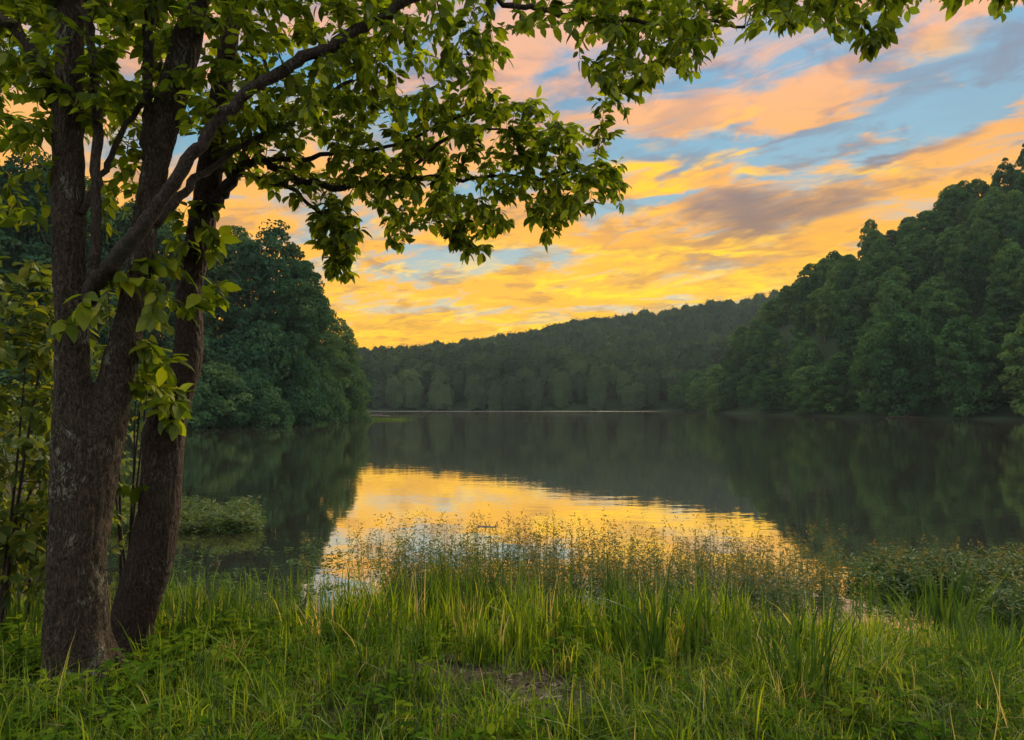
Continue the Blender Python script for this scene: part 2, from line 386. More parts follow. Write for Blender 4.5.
def axis(lo, hi, c, fine, n):
    t = np.linspace(np.arcsinh((lo - c) / fine), np.arcsinh((hi - c) / fine), n)
    return c + fine * np.sinh(t)
gx = axis(-420, 420, 0, 3.0, 260); gy = axis(-200, 550, 5, 3.5, 300)
GX, GY = np.meshgrid(gx, gy); GZ = ground_z(GX, GY)
nx, ny = len(gx), len(gy)
ii = np.arange(nx * ny).reshape(ny, nx)
F = np.stack([ii[:-1, :-1], ii[:-1, 1:], ii[1:, 1:], ii[1:, :-1]], -1).reshape(-1, 4)
tag(link('ground', mesh('ground', np.stack([GX, GY, GZ], -1), [F], smooth=True), M['ground']), kind='structure')
wx = axis(-120, 110, 0, 20, 40); wy = np.linspace(2.2, 262, 60)
WX, WY = np.meshgrid(wx, wy); ii = np.arange(WX.size).reshape(WX.shape)
F = np.stack([ii[:-1, :-1], ii[:-1, 1:], ii[1:, 1:], ii[1:, :-1]], -1).reshape(-1, 4)
tag(link('water', mesh('water', np.stack([WX, WY, 0 * WX], -1), [F], smooth=True), M['water']), kind='structure')

# ------------------------------------------------------------------ distant broadleaf trees
def leaf_quads(P, N, S, rng, asp=.7):
    """one diamond-shaped, slightly bent leaf spray per point: P (n,3), normals N, sizes S"""
    n = len(P)
    r = unit(rng.normal(size=(n, 3))); U = unit(np.cross(N, r)); W = np.cross(N, U)
    U = U * S[:, None]; W = W * (S * asp)[:, None]; B = N * (S * .22)[:, None]
    V = np.stack([P - U, P - W * rng.uniform(.6, 1.2, (n, 1)) + B, P + U, P + W * rng.uniform(.6, 1.2, (n, 1)) + B], 1)
    F = np.arange(4 * n).reshape(n, 4)
    return V.reshape(-1, 3), F

def crown(seed, H, R, base, lobes, per, leaf, shape='round'):
    rng = np.random.default_rng(seed); Ps, Ns, Ss, Ts = [], [], [], []
    lean = rng.normal(0, .06, 2)
    for i in range(lobes):
        t = base + (1 - base) * ((i + .5) / lobes) ** .85 + rng.normal(0, .02)
        q = min(1., max(0., (t - base) / (1 - base)))
        if shape == 'cone': env = R * (1 - q) ** .8 + .25
        elif shape == 'low': env = R * np.sqrt(max(0, 1 - q ** 2.2)) + .2
        else: env = R * np.sqrt(max(0.02, 1 - ((q - .42) / .60) ** 2)) if q > .42 else R * (.72 + .28 * q / .42)
        rl = R * rng.uniform(.15, .31) * (1. if shape != 'cone' else .75)
        ang = i * 2.39996 + rng.normal(0, .5); rr = max(0, env - rl * .8) * rng.uniform(.62, 1.08)
        c = np.array([np.cos(ang) * rr + lean[0] * H * q, np.sin(ang) * rr + lean[1] * H * q, t * H])
        n = int(per * rng.uniform(.7, 1.3))
        d = unit(rng.normal(size=(n, 3)) + np.array([np.cos(ang) * .5, np.sin(ang) * .5, .45]))
        sc = np.array([1., 1., .62]) if shape != 'cone' else np.array([1.2, 1.2, .4])
        rad = rl * rng.uniform(.70, 1.12, (n, 1))
        Ps.append(c + d * rad * sc); Ns.append(unit(d + rng.normal(0, .75, (n, 3)) + np.array([0, 0, .3])))
        Ss.append(leaf * rng.uniform(.55, 1.45, n)); Ts.append(np.clip(rng.normal(.5, .17) + rng.normal(0, .13, n), 0, 1))
    # inner mass of darker leaves put in to block light, and stray sprigs on the outline
    n = lobes * per // 9
    d = unit(rng.normal(size=(n, 3))); q = rng.uniform(.05, .85, (n, 1))
    Ps.append(d * np.array([R * .55, R * .55, 0]) * rng.uniform(.1, 1, (n, 1)) + np.array([0, 0, 1]) * H * (base + (1 - base) * q)); Ns.append(unit(rng.normal(size=(n, 3)))); Ss.append(leaf * 1.7 * rng.uniform(.7, 1.3, n)); Ts.append(np.full(n, .3))
    P, N, S, T = map(np.concatenate, (Ps, Ns, Ss, Ts))
    V, F = leaf_quads(P, N, S, rng)
    return mesh('crown', V, [F], np.repeat(T, 4))

def trunk_mesh(seed, H, r, R):
    rng = np.random.default_rng(seed); mb = MB()
    P = catmull([(0, 0, -.6), (rng.normal(0, .2), rng.normal(0, .2), H * .3), (rng.normal(0, .4), rng.normal(0, .4), H * .62), (0, 0, H * .93)], 4)
    tube(mb, P, np.linspace(r, r * .12, len(P)), 7)
    for j in range(8):
        t = rng.uniform(.22, .85); a = rng.uniform(0, 6.28); p = P[int(t * (len(P) - 1))]; L = R * rng.uniform(.6, .95) * (1.1 - t * .6)
        q = p + np.array([np.cos(a) * L, np.sin(a) * L, L * .55]); mid = (p + q) / 2 + np.array([0, 0, -.08 * L])
        tube(mb, catmull([p, mid, q], 3), np.linspace(r * .34, r * .06, 7), 5, cap=False)
    return mb.mesh('trunk', True)

def make_tree(name, cmesh, tmesh, cmat, loc, rz, s, label, cat, group):
    t = empty(name, loc); t.rotation_euler = (0, 0, rz); t.scale = s
    tag(t, label, cat, group)
    link('crown', cmesh, cmat, t); link('trunk', tmesh, M['trunk'], t)
    return t

def copy_tree(src, loc, rz, s, label, group):
    r = src.copy(); C.objects.link(r); r.location = loc; r.rotation_euler = (0, 0, rz); r.scale = s
    r['label'] = label; r['group'] = group
    for ch in src.children:
        c = ch.copy(); C.objects.link(c); c.parent = r
    return r

HV = []   # hillside variants, unit height 16 m
for i in range(7):
    H = 16.; R = [4.3, 5.0, 3.8, 4.6, 5.4, 4.0, 4.8][i]
    HV.append((crown(100 + i, H, R, [.16, .20, .10, .16, .24, .08, .14][i], [74, 84, 66, 78, 90, 70, 80][i], 90, .25), trunk_mesh(200 + i, H, .26, R)))
SV = []   # shoreline variants with branches down to the water
for i in range(4):
    H = 14.; R = [4.6, 5.2, 4.2, 5.0][i]
    SV.append((crown(130 + i, H, R, .02, 88, 100, .24), trunk_mesh(230 + i, H, .24, R)))

def spaced(cands, dmin):
    keep = []; grid = {}
    for p in cands:
        key = (int(p[0] // dmin), int(p[1] // dmin)); ok = True
        for a_ in (-1, 0, 1):
            for b_ in (-1, 0, 1):
                for q in grid.get((key[0] + a_, key[1] + b_), ()):
                    if (q[0]-p[0])**2 + (q[1]-p[1])**2 < dmin * dmin: ok = False; break
                if not ok: break
            if not ok: break
        if ok: grid.setdefault(key, []).append(p); keep.append(p)
    return keep

rng = np.random.default_rng(5)
# --- right hillside
cx_, cy_ = rng.uniform(48, 150, 9000), rng.uniform(60, 245, 9000)
D_ = lake_dist(cx_, cy_); Z_ = ground_z(cx_, cy_); hx = hills(cx_ + 3, cy_ + 4) 
px_ = 512 + FPX * cx_ / cy_; ok = (D_ > 1.5) & (px_ > 676) & (px_ < 1085)
ok &= (cx_ / 52 > .9)
cand = [(cx_[i], cy_[i], Z_[i], D_[i], px_[i]) for i in np.where(ok)[0]]
shore = spaced([c for c in cand if c[3] < 4.5], 4.9)
slope = [c for c in spaced(shore + [c for c in cand if c[3] >= 4.5], 4.9) if c[3] >= 4.5]
# drop trees whose tops stay behind the canopy in front of them, seen from anywhere near the camera
def top_angle(c, h): return (c[2] + h - CAM_Z) / c[1]
allc = sorted(shore + slope, key=lambda c: c[1])
def hidden(c):
    best = -1
    for q in allc:
        if q[1] >= c[1] - 2: break
        if abs(q[4] - c[4]) < 2.2 / q[1] * FPX: best = max(best, top_angle(q, 6.5))
    return top_angle(c, 15.5) < best
slope = [c for c in slope if not hidden(c)]
protos = {}
def plant(kind, i, mat, loc, rz, s, name, label, group):
    key = (kind, i, mat, name)
    if key not in protos:
        cm, tm = {'H': HV, 'S': SV, 'L': globals().get('LV'), 'B': globals().get('BV')}[kind][i]
        protos[key] = make_tree(name, cm, tm, M[mat], loc, rz, s, label, 'tree', group)
        return protos[key]
    return copy_tree(protos[key], loc, rz, s, label, group)
for c in shore:
    h = rng.uniform(.66, 1.2) * (.70 + .30 * sstep(c[4], 760, 880)); w = rng.uniform(.66, 1.0)
    plant('S', rng.integers(4), 'hill', (c[0], c[1], c[2] - .2), rng.uniform(0, 6.28), (w, w, h), 'broadleaf_tree', 'leafy tree with low boughs at the waterline below the steep right hillside', 'trees along the right waterline')
for c in slope:
    h = rng.uniform(.62, 1.0) * (.66 + .34 * sstep(c[4], 765, 890)); w = rng.uniform(.56, .88)
    plant('H', rng.integers(7), 'hill', (c[0], c[1], c[2] - .3), rng.uniform(0, 6.28), (w, w, h), 'broadleaf_tree', 'round crowned dark green tree up in the forest on the steep right hillside', 'trees on the steep right hillside')
print('right trees', len(shore), len(slope))

# --- left bank
LV = []
for i in range(5):
    H = 20.; R = [4.6, 5.2, 4.2, 5.0, 4.4][i]
    LV.append((crown(150 + i, H, R, [.12, .06, .10, .05, .12][i], 120, 130, .18), trunk_mesh(250 + i, H, .28, R)))
LV.append((crown(160, 20., 3.6, .14, 90, 110, .17, 'cone'), trunk_mesh(260, 20., .24, 2.6)))
BV = []
for i in range(3):
    BV.append((crown(170 + i, 6., 4.6, .0, 80, 150, .15, 'low'), trunk_mesh(270 + i, 6., .12, 3.6)))
def left_tree(px, Y, top, kind, i, label, wid=1., group='trees on the left bank'):
    X = (px - CX) / FPX * Y; z = float(ground_z(X, Y)); H = CAM_Z - (top - HY) / FPX * Y - z
    s = H / (20. if kind == 'L' else 6.)
    sw = (.75 + .25 * s) * wid if kind == 'L' else wid * (.5 + .5 * s)
    plant(kind, i, 'shorewood', (X, Y, z - .25), rng.uniform(0, 6.28), (sw, sw, s), 'broadleaf_tree' if i != 5 else 'pine_tree', label, group)
left_tree(206, 70, 205, 'L', 5, 'tapering pine with a thin top rising above the left bank wood', 1.)
deep = 'tall teal green tree standing deep in the wood on the left bank'
for px, Y, top, i in [(232, 76, 232, 0), (262, 72, 226, 1), (292, 78, 262, 2), (150, 66, 205, 3), (178, 72, 235, 4), (105, 62, 190, 0), (60, 56, 160, 1), (20, 58, 175, 2), (-25, 52, 160, 3), (-70, 55, 150, 4), (40, 74, 200, 4), (128, 80, 215, 1)]:
    left_tree(px, Y, top, 'L', i, deep, 1., 'tall trees in the left bank wood')
left_tree(318, 84, 290, 'L', 3, 'rounded tree on the left bank with gaps of sunset showing in its crown', .92)
left_tree(343, 94, 322, 'L', 0, 'short dark tree at the outer end of the left bank wood', .72)
low = 'low spreading teal tree drooping over the water edge of the left bank'
for px, Y, top, i in [(175, 57, 372, 0), (212, 62, 366, 1), (248, 64, 376, 2), (285, 70, 380, 0), (315, 78, 372, 1), (340, 88, 360, 2), (130, 56, 365, 1), (90, 50, 350, 2), (40, 46, 340, 0), (230, 67, 340, 2), (300, 77, 345, 1), (262, 70, 330, 0), (190, 66, 335, 1)]:
    left_tree(px, Y, top, 'B', i, low, 1. if px < 300 else .8, 'low trees along the left waterline')

# --- far hills: one forest mass, thousands of crowns
def far_forest():
    rng = np.random.default_rng(9)
    X = rng.uniform(-260, 300, 26000); Y = rng.uniform(205, 470, 26000)
    D = lake_dist(X, Y); px = 512 + FPX * X / Y
    ok = (D > .6) & (px > 300) & (px < 960)
    near_right = (X > 48) & (Y < 236); ok &= ~near_right
    X, Y = X[ok], Y[ok]
    pts = np.array(spaced(list(zip(X, Y)), 5.6)); Z = ground_z(pts[:, 0], pts[:, 1])
    # keep what the camera's side of the ridges shows
    ang = (Z + 13 - CAM_Z) / pts[:, 1]; col = np.round((512 + FPX * pts[:, 0] / pts[:, 1]) / 5).astype(int)
    order = np.argsort(pts[:, 1]); best = {}; keep = []
    for i in order:
        b_ = best.get(col[i], -9)
        if ang[i] > b_ + .002 - .01: keep.append(i)
        best[col[i]] = max(b_, (Z[i] + 8 - CAM_Z) / pts[i, 1])
    pts, Z = pts[keep], Z[keep]
    print('far crowns', len(pts))
    Vs, Ts = [], []
    for (x, y), z in zip(pts, Z):
        H = rng.uniform(9, 13); R = rng.uniform(3.0, 4.9); n = 420 if y < 300 else 240
        # a lumpy solid dome of foliage reaching the ground, roughened with loose sprays
        na, nr = 9, 6; th = np.linspace(0, 2*np.pi, na, endpoint=False); jit = rng.uniform(.75, 1.12, (nr, na, 1)); rp = np.array([.75, .95, 1.05, 1.0, .78, .34]) * R * .95; zp = np.array([-.04, .2, .45, .68, .86, .96]) * H
        G = np.stack([rp[:, None] * np.cos(th)[None], rp[:, None] * np.sin(th)[None], np.repeat(zp[:, None], na, 1)], -1)
        c0 = np.array([0, 0, H * .5]); G = (G - c0) * jit + c0 + np.array([x, y, z])
        Gn = np.roll(G, -1, 1); Q = np.stack([G[:-1], Gn[:-1], Gn[1:], G[1:]], 2).reshape(-1, 3)
        base_t = np.clip(rng.normal(.45, .16), 0, 1); Vs.append(Q); Ts.append(np.clip(base_t - .12 + np.repeat(rng.normal(0, .10, len(Q) // 4), 4), 0, 1))
        i0 = rng.integers(1, nr, n); j0 = rng.integers(0, na, n); f = rng.random((n, 1)); g_ = rng.random((n, 1)); P = (G[i0 - 1, j0] * (1 - f) + G[i0, j0] * f) * (1 - g_) + (Gn[i0 - 1, j0] * (1 - f) + Gn[i0, j0] * f) * g_
        d = unit(P - (c0 + np.array([x, y, z]))); lump = rng.random(n); P = P + d * (rng.uniform(0, .45, (n, 1)) + .7 * (np.sin(P[:, :1] * 1.9 + y) * np.sin(P[:, 2:] * 1.7 + x) > .1)); N = unit(d + rng.normal(0, .5, (n, 3)) + np.array([0, 0, .5]))
        V, _ = leaf_quads(P, N, rng.uniform(.28, .62, n), rng); Vs.append(V); Ts.append(np.repeat(np.clip(base_t + rng.normal(0, .10, n), 0, 1), 4))
    V = np.concatenate(Vs); F = np.arange(len(V)).reshape(-1, 4)
    tag(link('far_forest', mesh('far_forest', V, [F], np.concatenate(Ts)), M['far']), 'hazy dark forest covering the low hills across the lake', 'forest', kind='stuff')
far_forest()

# ------------------------------------------------------------------ foreground trees
def leaf_template():
    """pointed oval leaf along +x, unit length, folded a little on its midrib"""
    xs = [0, .22, .5, .78, 1.]; ws = [0, .21, .27, .16, 0]; zc = [0, .02, .0, -.05, -.13]
    V = [(0, 0, 0)]
    for x, w_, z in zip(xs[1:4], ws[1:4], zc[1:4]): V += [(x, w_, z + .055), (x, 0, z), (x, -w_, z + .055)]
    V.append((1, 0, zc[4]))
    tri = [(0, 2, 1), (0, 3, 2), (7, 8, 10), (8, 9, 10)]
    quad = [(1, 2, 5, 4), (2, 3, 6, 5), (4, 5, 8, 7), (5, 6, 9, 8)]
    return np.array(V, float), np.array(tri), np.array(quad)
LT = leaf_template()

def place_leaves(P, D, N, S, tint, W=None):
    """P base points, D direction of the blade, N upper-side hint, S length"""
    P, D, N, S = map(np.asarray, (P, D, N, S)); n = len(P)
    X = unit(D); Yv = unit(np.cross(N, X)); Z = np.cross(X, Yv)
    W = np.ones(n) if W is None else W
    T, tri, quad = LT
    V = P[:, None, :] + S[:, None, None] * (T[None, :, 0:1] * X[:, None, :] + T[None, :, 1:2] * W[:, None, None] * Yv[:, None, :] + T[None, :, 2:3] * Z[:, None, :])
    off = np.arange(n)[:, None, None] * len(T)
    return V.reshape(-1, 3), [(tri[None] + off).reshape(-1, 3), (quad[None] + off).reshape(-1, 4)], np.repeat(tint, len(T))

def in_poly(px, py, poly):
    c = False; n = len(poly)
    for i in range(n):
        x1, y1 = poly[i]; x2, y2 = poly[(i + 1) % n]
        if (y1 > py) != (y2 > py) and px < (x2 - x1) * (py - y1) / (y2 - y1) + x1: c = not c
    return c

def stem_pts(rows, n=6):
    """rows: (px left edge, px right edge, py, Y) measured on the trunk -> centre line and radii"""
    P = [at((a_ + b_) / 2, y_, Y_) for a_, b_, y_, Y_ in rows]; R = [(b_ - a_) / 2 / FPX * Y_ for a_, b_, y_, Y_ in rows]
    PP = catmull(np.column_stack([P, R]), n)
    return PP[:, :3], np.maximum(PP[:, 3], .004)

def fused(name, tubes, voxel, amp, seed, parent, mat, origin, lift=None):
    """several stems merged into one continuous skin, with furrowed bark pressed into it"""
    mb = MB()
    for P, R in tubes: tube(mb, P - np.array(origin), np.maximum(R - .006, R * .85), 20)
    me = mb.mesh(name); ob = bpy.data.objects.new('fuse', me); C.objects.link(ob)
    md = ob.modifiers.new('r', 'REMESH'); md.mode = 'VOXEL'; md.voxel_size = voxel
    sm = ob.modifiers.new('s', 'SMOOTH'); sm.iterations = 5; sm.factor = .5
    dg = bpy.context.evaluated_depsgraph_get(); res = bpy.data.meshes.new_from_object(ob.evaluated_get(dg))
    bpy.data.objects.remove(ob)
    res.name = name; nv = len(res.vertices); co = np.empty(nv * 3, np.float32); no = np.empty(nv * 3, np.float32)
    res.vertices.foreach_get('co', co); res.vertices.foreach_get('normal', no); co = co.reshape(-1, 3); no = no.reshape(-1, 3)
    dsp = np.empty(nv)
    for i, c in enumerate(co):
        v = Vector((c[0] * 30 + seed, c[1] * 30, c[2] * 5.)); w_ = mnoise.noise(v * .4) * 1.1
        v = v + Vector((w_, w_, w_ * .4))
        r1 = 1 - abs(mnoise.noise(v)) * 2.1; r2 = 1 - abs(mnoise.noise(v * 2.3)) * 2
        dsp[i] = amp * (-.9 * max(0, r1) ** 2 + .25 * r2 + .9 * mnoise.noise(Vector(c) * 3.1))
    co += no * dsp[:, None]
    res.vertices.foreach_set('co', co.ravel()); res.polygons.foreach_set('use_smooth', np.ones(len(res.polygons), bool)); res.update()
    res.materials.clear()
    return link(name, res, mat, parent)

class Skeleton:
    """limbs given, then twigs grown one after another to reach points of the crown"""
    def __init__(s, origin): s.N = []; s.R = []; s.O = np.array(origin); s.mb = MB(); s.leaf = [[], [], [], [], []]
    def limb(s, P, R, take=1.):
        for p, r in zip(P, R): s.N.append(p); s.R.append(r)
    def grow(s, targets, rng, leafsize=.115, nl=(8, 13), droop=.35, maxd=9.):
        N = [np.array(p) for p in s.N]; R = list(s.R)
        T = [np.array(t) for t in targets]
        arr = np.array(N); d0 = [np.min(np.linalg.norm(arr - t, axis=1)) for t in T]
        for j in np.argsort(d0):
            t = T[j]; arr = np.array(N); d = np.linalg.norm(arr - t, axis=1) + .3 * np.maximum(0, .02 - np.array(R)) * 10
            i = int(np.argmin(d)); p = arr[i]; L = np.linalg.norm(t - p)
            if L < .03 or L > maxd: continue
            side = unit(np.cross(t - p, rng.normal(size=3))) * L * rng.uniform(.03, .14)
            mid = (p + t) / 2 + side + np.array([0, 0, .06 * L])
            path = catmull([p, mid, t], max(2, min(6, int(L / .12) + 1)))
            r0 = min(R[i] * .75, .0030 + .008 * L); rr = np.linspace(max(r0, .0022), .0016, len(path))
            tube(s.mb, path - s.O, rr, 5, cap=False)
            for q, r_ in zip(path[1:], rr[1:]): N.append(q); R.append(r_)
            s.spray(path, rng, leafsize, nl, droop)
    def spray(s, path, rng, ls, nl, droop):
        n = rng.integers(*nl); L = np.linalg.norm(path[-1] - path[0])
        ax = unit(path[-1] - path[-2]); tw = rng.normal(size=3)
        side = unit(np.cross(ax, np.array([0, 0, 1.]) + .3 * tw))
        span = min(L, .34)
        for q in range(n):
            f = 1 - (q / n) ** 1.2 * span / max(L, 1e-3)
            x = np.clip(f, 0, 1) * (len(path) - 1); i0 = min(int(x), len(path) - 2); p = path[i0] + (path[i0 + 1] - path[i0]) * (x - i0)
            sg = 1 if q % 2 else -1
            if q == 0: d = ax + np.array([0, 0, -droop])
            else: d = ax * rng.uniform(.2, .8) + side * sg * rng.uniform(.6, 1.1) + np.array([0, 0, -droop * rng.uniform(.4, 2.2)])
            d = unit(d + rng.normal(0, .22, 3))
            up = unit(np.array([0, 0, 1.]) + rng.normal(0, .45, 3))
            s.leaf[0].append(p + d * .008); s.leaf[1].append(d); s.leaf[2].append(up)
            s.leaf[3].append(ls * rng.uniform(.5, 1.45)); s.leaf[4].append(rng.beta(2.2, 2.2))
    def build(s, parent, lmat, names=('twig_sprays', 'crown')):
        if s.mb.n: link(names[0], s.mb.mesh(names[0], True), M['twig'], parent)
        V, F, T = place_leaves(np.array(s.leaf[0]) - s.O, s.leaf[1], s.leaf[2], np.array(s.leaf[3]), np.array(s.leaf[4]))
        link(names[1], mesh(names[1], V, F, T), lmat, parent)
        print(parent.name, 'leaves', len(s.leaf[0]))

def targets(rng, poly, n, ylo, yhi, holes=()):
    xs = [p[0] for p in poly]; ys = [p[1] for p in poly]; out = []
    while len(out) < n:
        a_, b_ = rng.uniform(min(xs), max(xs)), rng.uniform(min(ys), max(ys))
        if in_poly(a_, b_, poly) and not any(((a_ - h[0]) / h[2]) ** 2 + ((b_ - h[1]) / h[3]) ** 2 < 1 for h in holes):
            out.append(at(a_, b_, rng.uniform(ylo, yhi)))
    return out

rng = np.random.default_rng(21)
def limb_mesh(name, P, R, parent, mat, O, seed):
    mb = MB(); r2 = R * (1 + .06 * np.sin(np.arange(len(R)) * 2.1 + seed)); P = P + rng.normal(0, .006, P.shape)
    P[:, 2] += .012 * np.sin(np.arange(len(P)) * .8 + seed); tube(mb, P - np.array(O), r2, 10); return link(name, mb.mesh(name, True), mat, parent)

# --- the big forked tree
O1 = at(76, 684, 4.0); O1 = (O1[0], O1[1], float(ground_z(O1[0], O1[1])))
big = empty('forked_tree', O1)
tag(big, 'large forked tree with rough grey bark and lichen patches, left on the shore', 'tree')
s1 = stem_pts([(36, 120, 715, 4.0), (44, 112, 676, 4.0), (47, 108, 630, 4.0), (50, 105, 580, 4.0), (52, 104, 500, 4.0), (53, 98, 440, 4.0), (56, 91, 385, 4.0), (56, 88, 330, 4.0), (54, 86, 280, 4.0), (53, 84, 200, 4.0), (55, 84, 100, 4.0), (57, 83, 20, 4.0), (58, 80, -60, 4.0), (60, 78, -140, 4.02)])
s2 = stem_pts([(58, 103, 560, 4.02), (68, 114, 490, 4.04), (84, 125, 430, 4.06), (101, 136, 370, 4.09), (113, 144, 325, 4.12), (124, 153, 280, 4.14), (130, 156, 240, 4.16), (135, 160, 205, 4.18), (145, 173, 150, 4.2), (156, 186, 100, 4.22), (170, 200, 50, 4.24), (183, 210, 0, 4.26), (196, 220, -60, 4.3), (210, 230, -140, 4.3)])
flare = [stem_pts([(56, 76, 625, 3.97), (42, 64, 672, 3.86), (22, 44, 708, 3.74)], 4), stem_pts([(78, 100, 625, 3.97), (90, 114, 676, 3.88), (104, 130, 712, 3.80)], 4), stem_pts([(88, 106, 620, 4.05), (106, 126, 664, 4.12), (124, 146, 692, 4.2)], 4)]
fused('trunk', [s1, s2] + flare, .0105, .011, 3., big, M['bark'], O1)
LA = stem_pts([(76, 96, 300, 3.98), (98, 118, 268, 3.90), (124, 143, 238, 3.86), (150, 166, 205, 3.83), (174, 190, 170, 3.82), (198, 212, 138, 3.82), (224, 238, 108, 3.84), (252, 266, 84, 3.87), (290, 304, 62, 3.92), (330, 344, 42, 4.0), (372, 384, 20, 4.08), (410, 421, -2, 4.16), (470, 480, -26, 4.3), (540, 549, -36, 4.42), (640, 648, -38, 4.5), (760, 767, -42, 4.5), (900, 905, -45, 4.45), (1030, 1034, -42, 4.4)])
LB = stem_pts([(86, 99, 290, 3.97), (90, 101, 240, 3.94), (90, 101, 180, 3.94), (91, 101, 110, 3.95), (87, 96, 55, 3.96), (83, 92, 0, 3.98), (80, 88, -60, 4.0)])
LC = stem_pts([(52, 66, 112, 3.98), (42, 54, 80, 3.95), (24, 36, 48, 3.92), (2, 13, 22, 3.9), (-24, -14, 4, 3.86), (-60, -52, -20, 3.8)])
LD = stem_pts([(140, 156, 160, 4.18), (142, 153, 110, 4.15), (142, 153, 60, 4.14), (145, 156, 0, 4.14), (148, 157, -60, 4.16)])
LE = stem_pts([(78, 86, 212, 3.98), (98, 105, 178, 4.05), (120, 126, 132, 4.1), (140, 146, 98, 4.14), (160, 165, 62, 4.2)])
LF = stem_pts([(150, 162, 222, 4.17), (172, 182, 200, 4.26), (196, 204, 176, 4.4), (232, 238, 150, 4.6), (290, 295, 120, 4.8), (350, 354, 80, 4.95)])
LG = stem_pts([(455, 462, -22, 4.28), (500, 506, 2, 4.4), (545, 551, 12, 4.5), (610, 615, 20, 4.6), (680, 684, 22, 4.6), (745, 748, 26, 4.55)])
for i, l in enumerate((LA, LB, LC, LD, LE, LF, LG)): limb_mesh('limb', l[0], l[1] * (.80 if i == 0 else .9), big, M['twig'], O1, i)
sk = Skeleton(O1)
for l in (LA, LB, LC, LD, LE, LF, LG): sk.limb(*l)
for l in (s1, s2):
    q = l[0][:, 2] > 2.6; sk.limb(l[0][q], l[1][q])
holes = [(545, 55, 34, 32), (505, 88, 26, 14), (590, 118, 16, 30), (286, 62, 22, 12), (270, 150, 10, 8), (200, 40, 14, 16), (30, 120, 14, 14), (128, 60, 8, 20), (120, 150, 12, 16), (60, 118, 20, 8), (25, 108, 30, 6)]
polyTop = [(-40, -60), (1040, -60), (1035, 4), (1002, 12), (985, -8), (955, 4), (925, 14), (895, 26), (880, 44), (862, 42), (835, 28), (800, 26), (770, 38), (745, 34), (718, 52), (700, 74), (665, 82), (640, 92), (612, 96), (585, 80), (562, 30), (520, 32), (505, 60), (480, 96), (430, 120), (330, 110), (250, 120), (205, 130), (120, 120), (-40, 130)]
tg = targets(rng, polyTop, 820, 3.7, 5.4, holes)
tg += targets(rng, [(-40, -60), (420, -60), (360, 110), (-40, 150)], 640, 3.7, 6.4, holes)
tg += targets(rng, [(560, 0), (740, -10), (700, 62), (640, 88), (600, 80)], 80, 4.2, 5.0, holes)
tg += targets(rng, [(745, -20), (960, -30), (900, 18), (880, 30), (820, 22), (770, 30)], 40, 4.2, 4.8)
tg += targets(rng, [(840, 20), (892, 22), (884, 52), (868, 58)], 8, 4.3, 4.6)
tg += targets(rng, [(988, -20), (1030, -20), (1022, 6), (996, 4)], 6, 4.2, 4.5)
tg += targets(rng, [(-60, -210), (330, -190), (420, -60), (-60, -60)], 260, 3.5, 5.2)
tg += targets(rng, [(-20, 120), (50, 120), (52, 230), (-20, 220)], 34, 3.6, 4.6)
tg += targets(rng, [(100, 130), (160, 130), (150, 230), (98, 230)], 26, 4.2, 5.2)
sk.grow(tg, rng, .076)
# shoots low on the stems
tg = targets(rng, [(100, 270), (175, 235), (210, 300), (150, 330), (105, 330)], 24, 3.9, 4.5) + targets(rng, [(142, 330), (172, 340), (172, 410), (140, 400)], 16, 4.0, 4.4) + targets(rng, [(58, 296), (92, 300), (90, 330), (60, 326)], 5, 3.7, 3.85)
sk2N = len(sk.N)
q = (s2[0][:, 2] > 1.9); sk.limb(s2[0][q], s2[1][q]); q = (s1[0][:, 2] > 2.1); sk.limb(s1[0][q], s1[1][q])
sk.grow(tg, rng, .105, (5, 9), .5)
sk.build(big, M['canopy'])

# --- the leaning tree behind it
O2 = at(126, 646, 4.65); O2 = (O2[0], O2[1], float(ground_z(O2[0], O2[1])))
lean = empty('leaning_tree', O2)
tag(lean, 'slender leaning tree with curved reddish brown trunk just behind the large forked tree', 'tree')
t1 = stem_pts([(96, 156, 672, 4.62), (106, 152, 640, 4.65), (116, 160, 600, 4.66), (128, 172, 560, 4.68), (139, 180, 510, 4.7), (142, 182, 470, 4.72), (145, 185, 432, 4.74), (158, 192, 400, 4.76), (170, 202, 365, 4.78), (175, 203, 330, 4.8), (175, 202, 290, 4.82), (184, 212, 245, 4.84), (192, 219, 200, 4.86), (204, 228, 130, 4.9), (216, 236, 60, 4.95), (228, 244, -10, 5.0), (240, 252, -90, 5.0)])
knot = stem_pts([(150, 172, 450, 4.66), (143, 165, 432, 4.66), (152, 172, 414, 4.68)], 4)
fused('trunk', [t1, knot], .0105, .009, 9., lean, M['bark_red'], O2)
B1 = stem_pts([(205, 221, 206, 4.86), (222, 234, 184, 4.85), (243, 252, 163, 4.85), (258, 266, 160, 4.86), (276, 284, 170, 4.88), (296, 304, 181, 4.9), (324, 331, 186, 4.94), (368, 374, 184, 4.98), (420, 425, 179, 5.05), (470, 474, 178, 5.1), (530, 533, 178, 5.15), (580, 582, 172, 5.2)])
B2 = stem_pts([(258, 264, 162, 4.88), (300, 305, 158, 4.95), (350, 354, 152, 5.0), (410, 413, 140, 5.0), (452, 455, 118, 5.0), (490, 493, 108, 5.0)], 5)
B3 = stem_pts([(252, 258, 178, 4.86), (276, 281, 184, 4.84), (300, 304, 198, 4.82), (330, 333, 224, 4.8), (350, 352, 252, 4.8)], 5)
B4 = stem_pts([(398, 402, 182, 5.0), (420, 424, 160, 5.05), (450, 453, 135, 5.1), (500, 502, 130, 5.1), (560, 562, 136, 5.1)], 5)
for i, l in enumerate((B1, B2, B3, B4)): limb_mesh('limb', l[0], l[1], lean, M['twig'], O2, i)
sk = Skeleton(O2)
for l in (B1, B2, B3, B4): sk.limb(*l)
